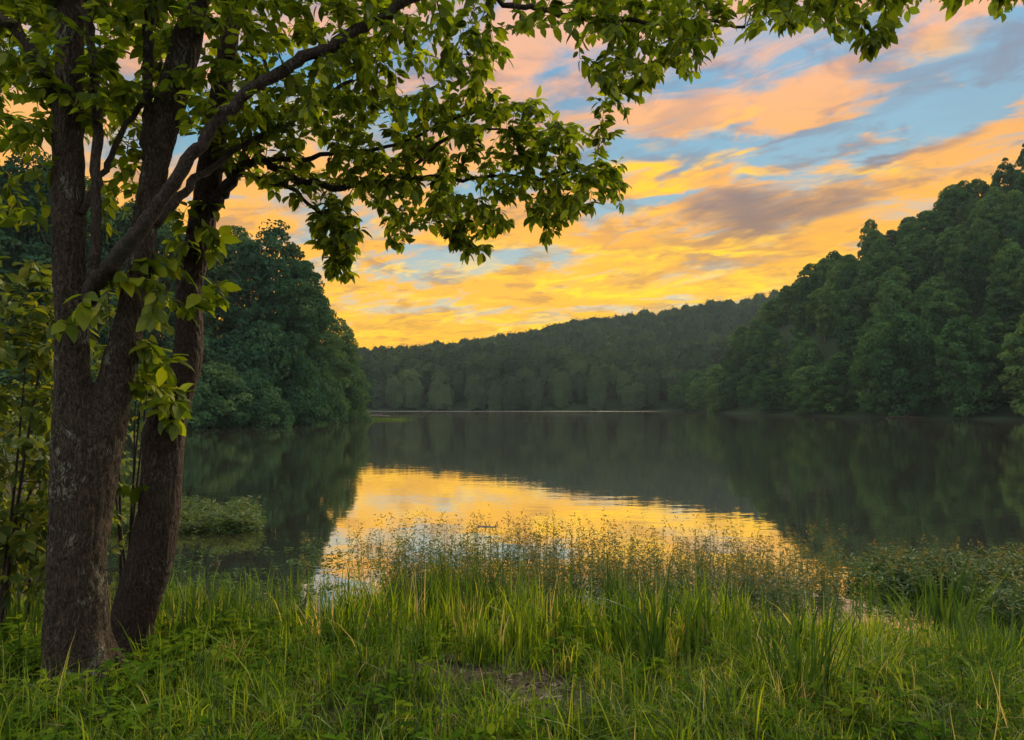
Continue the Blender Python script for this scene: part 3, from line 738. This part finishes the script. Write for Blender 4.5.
q = t1[0][:, 2] > 2.8; sk.limb(t1[0][q], t1[1][q])
holes2 = [(270, 152, 12, 7), (470, 186, 16, 9), (318, 150, 14, 12), (585, 105, 18, 22), (420, 205, 10, 6), (520, 205, 16, 8), (370, 215, 14, 10), (250, 215, 30, 30)]
poly2 = [(205, 120), (330, 90), (430, 96), (480, 84), (540, 100), (560, 122), (600, 128), (624, 146), (622, 178), (612, 198), (580, 214), (556, 226), (520, 220), (495, 236), (462, 244), (430, 226), (400, 236), (372, 214), (350, 252), (338, 262), (322, 250), (312, 214), (288, 196), (250, 182), (215, 170)]
tg = targets(rng, poly2, 660, 4.5, 5.6, holes2)
tg += targets(rng, [(590, 60), (640, 90), (620, 150), (598, 130)], 10, 4.8, 5.3)
tg += targets(rng, [(306, 190), (345, 200), (352, 262), (330, 272), (312, 240)], 26, 4.7, 5.0)
tg += targets(rng, [(430, 215), (505, 215), (498, 240), (462, 246)], 16, 4.9, 5.3)
tg += targets(rng, [(322, 258), (352, 262), (350, 288), (334, 284)], 7, 4.75, 4.95) + targets(rng, [(448, 240), (500, 238), (490, 256), (464, 258)], 7, 4.9, 5.2) + targets(rng, [(535, 226), (558, 224), (548, 246)], 4, 5.0, 5.2) + targets(rng, [(596, 190), (626, 180), (622, 208), (604, 214)], 6, 5.0, 5.3)
tg += targets(rng, [(520, 190), (565, 195), (562, 226), (545, 236)], 10, 4.9, 5.3) + [at(398, 244, 5.0), at(390, 236, 5.0), at(404, 238, 5.02)]
sk.grow(tg, rng, .076, (7, 13), .42)
q = (t1[0][:, 2] > 1.4) & (t1[0][:, 2] <= 3.2); sk.limb(t1[0][q], t1[1][q])
sk.grow(targets(rng, [(150, 400), (180, 380), (176, 425), (152, 420)], 7, 4.5, 4.7) + targets(rng, [(196, 290), (226, 280), (226, 298), (200, 300)], 5, 4.6, 4.8) + targets(rng, [(108, 490), (128, 480), (126, 500)], 2, 4.4, 4.6) + targets(rng, [(165, 200), (215, 200), (225, 250), (170, 260)], 14, 4.5, 4.8), rng, .11, (5, 8), .6)
sk.build(lean, M['canopy'])

# --- leafy shrubs at the left edge
def shrub(px, Y, top, spread, n, ls, label, seed, mat='shrub', ylo=.25):
    rg = np.random.default_rng(seed); X = (px - CX) / FPX * Y; z = float(ground_z(X, Y)); H = CAM_Z - (top - HY) / FPX * Y - z
    t = empty('leafy_shrub', (X, Y, z)); tag(t, label, 'shrub', 'leafy shrubs by the trees'); s = Skeleton((X, Y, z)); mb = MB()
    for j in range(6):
        a_ = rg.uniform(0, 6.28); q = np.array([np.cos(a_) * spread * .6, np.sin(a_) * spread * .5, H * rg.uniform(.7, .95)])
        P = catmull([(rg.normal(0, .06), rg.normal(0, .06), -.05), q * np.array([.4, .4, .5]) + rg.normal(0, .05, 3), q], 6)
        R = np.linspace(.015, .004, len(P)); tube(mb, P, R, 6); s.limb(P + np.array([X, Y, z]), R)
    link('stems', mb.mesh('stems', True), M['twig'], t)
    tg = []
    for j in range(n):
        d = unit(rg.normal(size=3)); r = rg.uniform(.35, 1) ** .6
        tg.append((X + d[0] * spread * r, Y + d[1] * spread * .8 * r, z + H * (ylo + (1 - ylo) * (.5 + .5 * d[2] * r))))
    s.grow(tg, rg, ls, (5, 10), .35); s.build(t, M[mat], ('twig_sprays', 'foliage'))
shrub(-6, 4.9, 232, .82, 480, .088, 'tall bright yellow green shrub at the left, behind the forked tree', 31, ylo=.12)
shrub(128, 6.2, 250, .42, 60, .105, 'thin yellow green shrub showing between the forked and the leaning trunk', 33, ylo=.45)
shrub(2, 5.6, 385, 1.0, 380, .06, 'low dense dark green shrub with small leaves left of the forked trunk', 32, ylo=.05)
shrub(24, 9.0, 372, 1.7, 520, .085, 'wide dark shrub farther back at the water, seen left of the forked trunk', 34, ylo=.02)

# ------------------------------------------------------------------ grasses and herbs of the near bank
def blades(P, H, W, lean, az, bend, tint, seg=4, fold=0.):
    """tapering curved blades; all arrays of length n"""
    n = len(P); t = np.linspace(0, 1, seg + 1)
    dirv = np.stack([np.cos(az), np.sin(az), np.zeros(n)], -1); sidev = np.stack([-np.sin(az), np.cos(az), np.zeros(n)], -1)
    tw = RNG.uniform(-1.2, 1.2, n)[:, None]; sidev = unit(sidev * np.cos(tw) + dirv * np.sin(tw))
    V = []; 
    for k_, tk in enumerate(t):
        out = lean * tk + bend * tk ** 2.4
        up = tk * np.sqrt(np.maximum(.05, 1 - np.minimum(.9, (lean * .7) ** 2))) - .55 * np.maximum(0, bend) * tk ** 3.2
        c = P + dirv * (out * H)[:, None]; c[:, 2] += up * H
        w = W * (1 - tk ** 2.2) * (.75 + .5 * tk * (1 - tk) * 2)
        if k_ == seg: V.append(c[:, None])
        else: V.append(np.stack([c - sidev * w[:, None] * .5, c + sidev * w[:, None] * .5], 1))
    m_ = 2 * seg + 1; V = np.concatenate(V, 1).reshape(-1, 3)
    q = np.array([(2*k_, 2*k_+1, 2*k_+3, 2*k_+2) for k_ in range(seg - 1)]); tr = np.array([(2*seg-2, 2*seg-1, 2*seg)])
    off = (np.arange(n) * m_)[:, None, None]
    return V, [(q[None] + off).reshape(-1, 4), (tr[None] + off).reshape(-1, 3)], np.repeat(tint, m_)

def scatter(n, ylo, yhi, xm=.83):
    """points seen by the camera's wedge, denser towards it"""
    y = ylo + (yhi - ylo) * RNG.random(n) ** 1.15; x = RNG.uniform(-xm, xm, n) * y
    return x, y
def mud(x, y):
    """bare patch in front of the tall grass"""
    a_ = np.hypot((x - .03) / .44, (y - 4.02) / .22); b_ = np.minimum(np.hypot((x - .22) / .26, (y - 3.72) / .26), np.hypot((x + .45) / .50, (y - 4.28) / .16))  # left ellipse bares dark soil in place of shade under the tall grass
    return 1 - sstep(np.minimum(a_, b_) + .14 * wav(x, y, .11), .75, 1.25)
def near_trunk(x, y):
    return np.minimum(np.hypot(x - O1[0], y - O1[1]) / .30, np.hypot(x - O2[0], y - O2[1]) / .24)

MBg = MB()
def grow_grass(n, ylo, yhi, hf, wf, tall):
    nt = n // 15
    cx, cy = scatter(nt, ylo, yhi); k_ = RNG.integers(0, nt, n)
    x = cx[k_] + RNG.normal(0, .035, n); y = cy[k_] + RNG.normal(0, .035, n); x += RNG.normal(0, .02, n)
    hfac = RNG.uniform(.5, 1.4, nt)[k_]; azc = RNG.uniform(0, 6.28, nt)[k_]; tc = np.clip(RNG.normal(.44, .20, nt), 0, 1)[k_]
    D = -lake_dist(x, y); z = ground_z(x, y)
    patch = .5 + .5 * wav(x, y, .42, 2.)
    h = hf(x, y) * hfac * RNG.uniform(.55, 1.15, n) * (.72 + .5 * np.clip(patch, 0, 1))
    keep = (RNG.random(n) > mud(x, y) * .97) & (RNG.random(n) > .75 * sstep(wav(x, y, .16, 3.), .35, .95)) & (near_trunk(x, y) > 1.0) & (h > .03) & (D < 1.6)
    x, y, z, h, azc, tc = x[keep], y[keep], z[keep], h[keep], azc[keep], tc[keep]; n = len(x)
    bend = RNG.gamma(2., .13 if tall else .26, n); lean = RNG.normal(0, .13 if tall else .26, n)
    t_ = np.clip(tc + RNG.normal(0, .13, n) + (RNG.random(n) < .05) * .5 + .16 * wav(x, y, .5, 4.), 0, 1)
    MBg.add(*blades(np.stack([x, y, np.maximum(z, -.25) - .02], -1), h, wf * RNG.uniform(.55, 1.35, n), lean, azc + RNG.normal(0, .9, n), np.minimum(bend, .95), t_))
def h_short(x, y):
    left = sstep(-x, .4, 2.2); right = sstep(x, .3, 1.6)
    return (.16 + .06 * left + .10 * right) * (1 - .35 * sstep(-x, 1.9, 2.6))
def h_tall(x, y):
    band = sstep(y, 4.15 + .25 * np.clip(x, -2, 2) * 0, 4.75) * (1 - sstep(y, 6.3 - .25 * np.clip(x, 0, 3), 7.3 - .25 * np.clip(x, 0, 3)))
    mid = .50 - .22 * sstep(-x, .9, 1.9) - .26 * sstep(x, 1.7, 2.9) + .07 * wav(x, y, .6, 1.)
    return band * mid
grow_grass(44000, 2.9, 5.6, h_short, .0062, False)
grow_grass(27000, 4.1, 7.4, h_tall, .0125, True)
grow_grass(9000, 2.9, 4.3, lambda x, y: .34 + 0 * x, .0075, False)
n = 900; px = RNG.uniform(850, 1070, n); yy = RNG.uniform(6.3, 8.2, n) - .6 * sstep(px, 930, 1000); xx = (px - CX) / FPX * yy
MBg.add(*blades(np.stack([xx, yy, np.full(n, -.1)], -1), RNG.uniform(.2, .50, n), RNG.uniform(.006, .013, n), RNG.normal(0, .25, n), RNG.uniform(0, 6.28, n), RNG.gamma(2., .15, n), RNG.uniform(.15, .6, n)))
n = 500; px = RNG.uniform(150, 350, n); yy = RNG.uniform(6.5, 7.6, n); xx = (px - CX) / FPX * yy
MBg.add(*blades(np.stack([xx, yy, np.full(n, -.1)], -1), RNG.uniform(.2, .48, n), RNG.uniform(.006, .013, n), RNG.normal(0, .2, n), RNG.uniform(0, 6.28, n), RNG.gamma(2., .13, n), RNG.uniform(.15, .65, n)))
tag(link('grass', MBg.mesh('grass'), M['grass']), 'bright green meadow grass covering the near shore', 'grass', kind='stuff')

# stalks with narrow leaves and seed heads: the water weeds standing in the shallows
def water_weeds(name, pts, H, label, lw=.070, heads=.5, dens=9, tint=0.):
    """pts (n,2); H (n,) stalk heights above the water"""
    mb = MB(); n = len(pts); LP, LD_, LN, LS, LTi, LWd = [], [], [], [], [], []
    SP, SH, SL, SA, SB, STi = [], [], [], [], [], []
    for (x, y), h in zip(pts, H):
        z = max(float(ground_z(x, y)), -.12); az = RNG.uniform(0, 6.28); ln = RNG.normal(0, .16); bd = RNG.uniform(0, .22)
        SP.append((x, y, z)); SH.append(h - z); SL.append(ln); SA.append(az); SB.append(bd); STi.append(RNG.uniform(.1, .5))
        for q in range(dens):
            f = RNG.uniform(.18, .97); o_ = (ln * f + bd * f ** 2.4) * (h - z)
            p = (x + math.cos(az) * o_, y + math.sin(az) * o_, z + f * (h - z) * .98)
            a_ = RNG.uniform(0, 6.28); LP.append(p); LD_.append((math.cos(a_), math.sin(a_), RNG.uniform(-.35, .75))); LN.append((RNG.normal(0, .3), RNG.normal(0, .3), 1))
            LS.append(lw * RNG.uniform(.6, 1.3) * (1.1 - .5 * f)); LTi.append(min(.74, max(0, RNG.normal(.38 + tint, .18)))); LWd.append(RNG.uniform(.38, .62))
        if RNG.random() < heads:
            for q in range(RNG.integers(5, 11)):
                f = RNG.uniform(.86, 1.12); o_ = (ln * f + bd * f ** 2.4) * (h - z); a_ = RNG.uniform(0, 6.28)
                LP.append((x + math.cos(az) * o_ + RNG.normal(0, .016), y + math.sin(az) * o_ + RNG.normal(0, .016), z + f * (h - z))); LD_.append((math.cos(a_) * .6, math.sin(a_) * .6, RNG.uniform(-.2, 1.0))); LN.append((RNG.normal(), RNG.normal(), .3))
                LS.append(RNG.uniform(.018, .045)); LTi.append(RNG.uniform(.76, 1.)); LWd.append(.55)
    mb.add(*blades(np.array(SP), np.array(SH), np.full(n, .0055), np.array(SL), np.array(SA), np.array(SB), np.array(STi), 3))
    mb.add(*place_leaves(LP, LD_, LN, LS, LTi, np.array(LWd)))
    return tag(link(name, mb.mesh(name), M['smartweed']), label, 'water weeds', kind='stuff')
def band_pts(n, pxlo, pxhi, Ylo, Yhi):
    out = []
    while len(out) < n:
        px = RNG.uniform(pxlo, pxhi); Y = RNG.uniform(Ylo, Yhi); out.append(((px - CX) / FPX * Y, Y))
    return out
pts, hh = [], []
for (px0, px1, Y0, Y1, n, h0) in [(345, 395, 8.1, 9.6, 60, .42), (395, 440, 7.6, 9.6, 110, .46), (440, 560, 6.9, 9.3, 480, .47), (560, 640, 6.9, 9.3, 270, .45), (640, 760, 6.7, 9.0, 400, .45), (760, 842, 6.5, 8.9, 210, .40), (300, 345, 7.9, 9.4, 26, .28), (380, 450, 6.6, 7.6, 130, .36), (842, 880, 6.4, 7.6, 14, .22), (385, 560, 6.7, 7.7, 230, .34), (560, 842, 6.6, 7.7, 340, .33)]:
    q = band_pts(n, px0, px1, Y0, Y1); pts += q; hh += [h0 * RNG.uniform(.55, 1.25) * (1 - .22 * (Y1 - p[1]) / (Y1 - Y0) * 1.) for p in q]
water_weeds('water_weeds', pts, hh, 'band of seed topped water weeds standing in the golden shallows', heads=.55)
pts = [((px - CX) / FPX * Y, Y) for px, Y in zip(np.concatenate([RNG.uniform(105, 262, 900), RNG.uniform(180, 300, 60)]), np.concatenate([RNG.uniform(10.6, 12.6, 900), RNG.uniform(10.8, 11.6, 60)]))]
pts = [p for p in pts if 512 + FPX * p[0] / p[1] < 255 + RNG.normal(0, 8)]
water_weeds('water_weeds', pts, [RNG.uniform(.12, .44) * (.85 + .15 * math.sin(p[0] * 5.1)) for p in pts], 'low pale green island of water weeds beyond the leaning trunk', heads=.05, lw=.13, dens=15, tint=.26)
pts, hh = [], []
for (px0, px1, Y0, Y1, n, h0) in [(850, 905, 7.3, 8.4, 90, .28), (880, 1060, 6.9, 8.3, 400, .34), (985, 1080, 6.0, 6.9, 110, .34), (905, 960, 7.0, 7.9, 80, .36)]:
    q = band_pts(n, px0, px1, Y0, Y1); pts += q; hh += [h0 * RNG.uniform(.5, 1.2) for p in q]
grassy = np.array(pts)
water_weeds('water_weeds', pts, hh, 'dull green tangle of water weeds in the dark shallows at the right', heads=.25, lw=.11, dens=13)

# floating leaves on the shallow water by the left bank and at the right
n = 1500; px = np.concatenate([RNG.uniform(150, 345, 1000), RNG.uniform(835, 1030, 500)]); Y = np.concatenate([RNG.uniform(6.9, 9.6, 1000), RNG.uniform(5.6, 7.4, 500)])
P = np.stack([(px - CX) / FPX * Y, Y, RNG.uniform(.004, .02, n)], -1); kp = (wav(P[:, 0], P[:, 1], .33, 1.) > .05) & (lake_dist(P[:, 0], P[:, 1]) < .1); P = P[kp]; n = len(P)
a_ = RNG.uniform(0, 6.28, n); mbf = MB()
mbf.add(*place_leaves(P, np.stack([np.cos(a_), np.sin(a_), RNG.normal(0, .12, n)], -1), np.stack([RNG.normal(0, .12, n), RNG.normal(0, .12, n), np.ones(n)], -1), RNG.uniform(.03, .09, n), RNG.uniform(.05, .6, n)))
tag(link('floating_leaves', mbf.mesh('floating_leaves'), M['smartweed']), 'small leaves floating on the dark shallow water', 'floating leaves', kind='stuff')

# low broad-leaved herbs between the grass
n = 4200; x, y = scatter(n, 2.9, 5.4); pr = .16 + .75 * sstep(-x, 1.0, 2.2) + .25 * sstep(x, .6, 1.6)
kp = (RNG.random(n) < pr) & (mud(x, y) < .4) & (near_trunk(x, y) > 1.15) & (lake_dist(x, y) > .2); x, y = x[kp], y[kp]; z = ground_z(x, y); LP, LD_, LN, LS, LTi = [], [], [], [], []; SP, SH, SL, SA = [], [], [], []
for xx, yy, z0 in zip(x, y, z):
    h = RNG.uniform(.05, .22); az = RNG.uniform(0, 6.28); t0 = RNG.normal(.5, .18); SP.append((xx, yy, z0 - .01)); SH.append(h); SL.append(RNG.normal(0, .2)); SA.append(az)
    for q in range(RNG.integers(5, 10)):
        f = RNG.uniform(.3, 1.); a_ = az + q * 2.4; LP.append((xx + math.cos(az) * SL[-1] * f * h, yy + math.sin(az) * SL[-1] * f * h, z0 + f * h)); LD_.append((math.cos(a_), math.sin(a_), RNG.uniform(-.2, .5))); LN.append((0, 0, 1)); LS.append(RNG.uniform(.03, .085)); LTi.append(np.clip(t0 + RNG.normal(0, .12), 0, 1))
mbh = MB(); k_ = len(SP); mbh.add(*blades(np.array(SP), np.array(SH), np.full(k_, .004), np.array(SL), np.array(SA), np.full(k_, .05), np.full(k_, .4), 3)); mbh.add(*place_leaves(LP, LD_, LN, LS, LTi))
tag(link('undergrowth', mbh.mesh('undergrowth'), M['herb']), 'low leafy herbs growing through the grass by the trunks', 'undergrowth', kind='stuff')

# clumps of tall sword-leaved sedge, each a thing of its own
def sedge(px, Y, n, h, label, w=.026, spread=.16, mat='sedge'):
    X = (px - CX) / FPX * Y; z = max(float(ground_z(X, Y)), -.1); t = empty('sedge_clump', (X, Y, z))
    r = RNG.gamma(1.5, spread / 2, n); a_ = RNG.uniform(0, 6.28, n)
    P = np.stack([r * np.cos(a_), r * np.sin(a_), np.full(n, -.03)], -1)
    V, F, T = blades(P, h * RNG.uniform(.5, 1.05, n), w * RNG.uniform(.7, 1.2, n), np.abs(RNG.normal(.12, .16, n)), a_ + RNG.normal(0, .9, n), RNG.gamma(1.2, .13, n), np.clip(RNG.normal(.42, .2, n), 0, 1), 7)
    link('leaves', mesh('leaves', V, F, T), M[mat], t)
    return tag(t, label, 'sedge', 'sedge clumps along the shore')
sedge(655, 4.30, 54, .82, 'dark sword leaved sedge clump in the middle of the bank, right of the bare mud', .021)
sedge(800, 3.72, 76, .74, 'largest dark sedge clump, close in front on the right side of the bank', .019, .22)
sedge(945, 6.3, 44, .78, 'sedge clump rising from the water among the weeds at the right', .026, .22)
sedge(208, 5.3, 30, .56, 'upright green sedge clump at the water just right of the leaning trunk', .018, .12)
sedge(18, 5.0, 50, .74, 'arching sedge clump under the shrub left of the forked trunk', .017, .2)
sedge(285, 5.9, 26, .46, 'small sedge clump at the waterline between leaning trunk and golden reflection', .014, .14)
sedge(985, 4.7, 34, .55, 'sedge clump in the grass at the right edge of the bank', .016, .18)

# single broad-leaved plants that stand out from the grass
def herb(px, Y, h, n, ls, label, tint=.6):
    X = (px - CX) / FPX * Y; z = float(ground_z(X, Y)); t = empty('broadleaf_plant', (X, Y, z)); mb = MB(); P, D, N, S, T = [], [], [], [], []
    st = catmull([(0, 0, -.03), (RNG.normal(0, .03), RNG.normal(0, .03), h * .5), (RNG.normal(0, .06), RNG.normal(0, .06), h)], 4); tube(mb, st, np.linspace(.005, .002, len(st)), 5)
    for q in range(n):
        f = .25 + .75 * q / n; p = st[min(len(st) - 1, int(f * (len(st) - 1)))]; a_ = q * 2.4 + RNG.normal(0, .3)
        P.append(p); D.append((math.cos(a_), math.sin(a_), RNG.uniform(-.1, .55))); N.append((RNG.normal(0, .2), RNG.normal(0, .2), 1)); S.append(ls * RNG.uniform(.7, 1.2) * (1.15 - .4 * f)); T.append(np.clip(RNG.normal(tint, .12), 0, 1))
    link('stem', mb.mesh('stem', True), M['herb'], t); V, F, T = place_leaves(P, D, N, S, T); link('leaves', mesh('leaves', V, F, T), M['herb'], t)
    return tag(t, label, 'plant', 'broad leaved plants in the grass')
herb(62, 3.55, .20, 12, .10, 'leafy green plant growing against the foot of the forked trunk')
herb(108, 3.62, .24, 12, .085, 'yellow green plant at the right foot of the forked trunk', .85)
herb(230, 4.7, .30, 14, .10, 'tall leafy plant on the bank right of the leaning trunk', .7)
herb(262, 4.4, .22, 10, .09, 'spreading bright plant a little right of the tall leafy bank plant', .75)
herb(556, 4.35, .34, 7, .10, 'plant with upright oval leaves at the right end of the bare mud')
herb(588, 4.5, .34, 6, .11, 'plant with two large drooping leaves between the mud and the sedge', .7)
herb(447, 3.42, .12, 7, .09, 'small bright plant on the near edge of the bare mud', .85)
herb(405, 3.35, .13, 8, .085, 'low bright plant left of the small mud edge plant', .8)
herb(180, 4.1, .26, 14, .09, 'bushy plant in front of the foot of the leaning trunk', .65)
herb(20, 4.2, .40, 16, .10, 'tall bright plant left of the forked trunk below the shrub', .75)
herb(850, 3.5, .22, 10, .07, 'small leafy plant in the grass right of the largest sedge clump', .7)

# fallen branch on the mud, twigs afloat, a pale broken reed
def branch(name, pts, R, label, cat, mat, seg=8, twig=()):
    P = catmull(pts, 6); t = empty(name, tuple(P[0])); mb = MB(); tube(mb, P - P[0] + RNG.normal(0, .003, P.shape), np.linspace(R[0], R[1], len(P)), seg); link('stem', mb.mesh('stem', True), mat, t)
    for a_, b_, r in twig:
        m2 = MB(); q = catmull([a_, (np.array(a_) + b_) / 2 + RNG.normal(0, .01, 3), b_], 4) - P[0]; tube(m2, q, np.linspace(r, r * .4, len(q)), 5); link('side_twig', m2.mesh('side_twig', True), mat, t)
    return tag(t, label, cat)
def gp(px, py, dz=0.):
    """point of the bank seen at a pixel"""
    Y = 4.
    for _ in range(30): Y = (CAM_Z - float(ground_z((px - CX) / FPX * Y, Y))) * FPX / (py - HY)
    X = (px - CX) / FPX * Y; return np.array((X, Y, float(ground_z(X, Y)) + dz))
b0, b1, b2, b3 = gp(484, 716, .02), gp(512, 711, .03), gp(540, 705, .03), gp(562, 701, .025)
branch('fallen_branch', [b0, b1, b2, b3], (.013, .008), 'grey fallen branch lying across the bare mud', 'branch', M['wood'], twig=[(b1, b1 + np.array((-.10, .16, .02)), .007), (b2, b2 + np.array((.12, .10, .03)), .006)])
c0 = np.array(at(484, 527, 11.0)); c0[2] = .05; c0[1] = 11.2
branch('drift_twig', [c0 + (-.20, 0, -.085), c0 + (-.04, .03, -.062), c0 + (.14, 0, -.058), c0 + (.34, .02, -.08)], (.030, .018), 'dark bit of driftwood poking out of the golden water', 'driftwood', M['trunk'], twig=[(c0 + (-.04, .03, -.06), c0 + (-.16, .05, -.01), .010), (c0 + (.04, .02, -.06), c0 + (.0, .04, .04), .012), (c0 + (.14, 0, -.06), c0 + (.20, .05, .02), .011)])
d0 = np.array(((952 - CX) / FPX * 6.5, 6.5, -.1)); branch('broken_reed', [d0, d0 + (.0, .0, .3), d0 + (.01, .0, .64)], (.0045, .006), 'pale broken reed stalk standing among the right water weeds', 'reed', M['wood'], 6)
e0 = np.array(((905 - CX) / FPX * 103, 103, .1)); branch('drift_log', [e0 + (-2.6, .6, .0), e0 + (0, 0, .12), e0 + (2.6, -.5, .04)], (.12, .07), 'grey driftwood log at the foot of the right hillside', 'log', M['bark_red'], twig=[(e0, e0 + np.array((1.2, -.4, 1.0)), .07)])
f0 = np.array(((378 - CX) / FPX * 112, 112, .05)); branch('drift_log', [f0 + (-2.2, 0, .1), f0 + (0, 0, .25), f0 + (2.0, 0, .1)], (.16, .10), 'dark snag lying off the tip of the left bank', 'log', M['trunk'], twig=[(f0, f0 + np.array((.5, 0, .8)), .05)])

# leaf litter and sticks on the mud
n = 260; x = RNG.normal(.08, .34, n); y = RNG.normal(3.92, .30, n); z = ground_z(x, y) + RNG.uniform(.004, .02, n); a_ = RNG.uniform(0, 6.28, n); mbl = MB()
mbl.add(*place_leaves(np.stack([x, y, z], -1), np.stack([np.cos(a_), np.sin(a_), RNG.normal(0, .25, n)], -1), np.stack([RNG.normal(0, .4, n), RNG.normal(0, .4, n), np.ones(n)], -1), RNG.uniform(.03, .08, n), RNG.uniform(0, 1, n), RNG.uniform(.3, 1., n)))
M['litter'] = leaf_material('dead_leaf', [(0, (.030, .022, .016)), (.6, (.055, .038, .030)), (1, (.13, .10, .085))], .15, .6, gloss=.03, tcol=(1, .9, .7))
tag(link('leaf_litter', mbl.mesh('leaf_litter'), M['litter']), 'brown leaf litter scattered on the bare mud', 'leaf litter', kind='stuff')

# grassy spits at the far waterline
def spit(x, y, L, label):
    n = 3200; a_ = RNG.normal(0, L / 2.4, n); P = np.stack([x + a_, y + RNG.normal(0, .8, n), np.full(n, .0)], -1)
    V, F, T = blades(P, RNG.uniform(.12, .45, n), np.full(n, .05), RNG.normal(0, .2, n), RNG.uniform(0, 6.28, n), RNG.uniform(0, .3, n), RNG.uniform(.4, .8, n), 2)
    tag(link('shore_grass', mesh('shore_grass', V, F, T), M['sedge']), label, 'grass', kind='stuff')
spit(-20.5, 92, 6.5, 'short pale grass at the tip of the left bank')
spit(72, 98, 7., 'strip of bright grass at the foot of the right hillside')

# ------------------------------------------------------------------ evening haze in the valley
m, k = material('haze_air')
pv = k.n('ShaderNodeVolumePrincipled'); pv.inputs['Color'].default_value = (.72, .84, 1.0, 1); pv.inputs['Density'].default_value = .00016; pv.inputs['Anisotropy'].default_value = 0.
k.l(pv.outputs[0], k.n('ShaderNodeOutputMaterial').inputs['Volume'])
bx = (-430, 430, -210, 560, -4, 100)
V = [(bx[i], bx[2 + j], bx[4 + l]) for i in (0, 1) for j in (0, 1) for l in (0, 1)]
F = [(0, 1, 3, 2), (4, 6, 7, 5), (0, 4, 5, 1), (2, 3, 7, 6), (0, 2, 6, 4), (1, 5, 7, 3)]
tag(link('haze', mesh('haze', V, [F]), m), 'thin evening haze filling the valley', 'haze', kind='stuff')

# ------------------------------------------------------------------ render settings
cy = SC.cycles
cy.max_bounces = 6; cy.diffuse_bounces = 2; cy.glossy_bounces = 3; cy.transmission_bounces = 3; cy.volume_bounces = 0; cy.transparent_max_bounces = 4
cy.sample_clamp_indirect = 4.0; cy.use_denoising = True
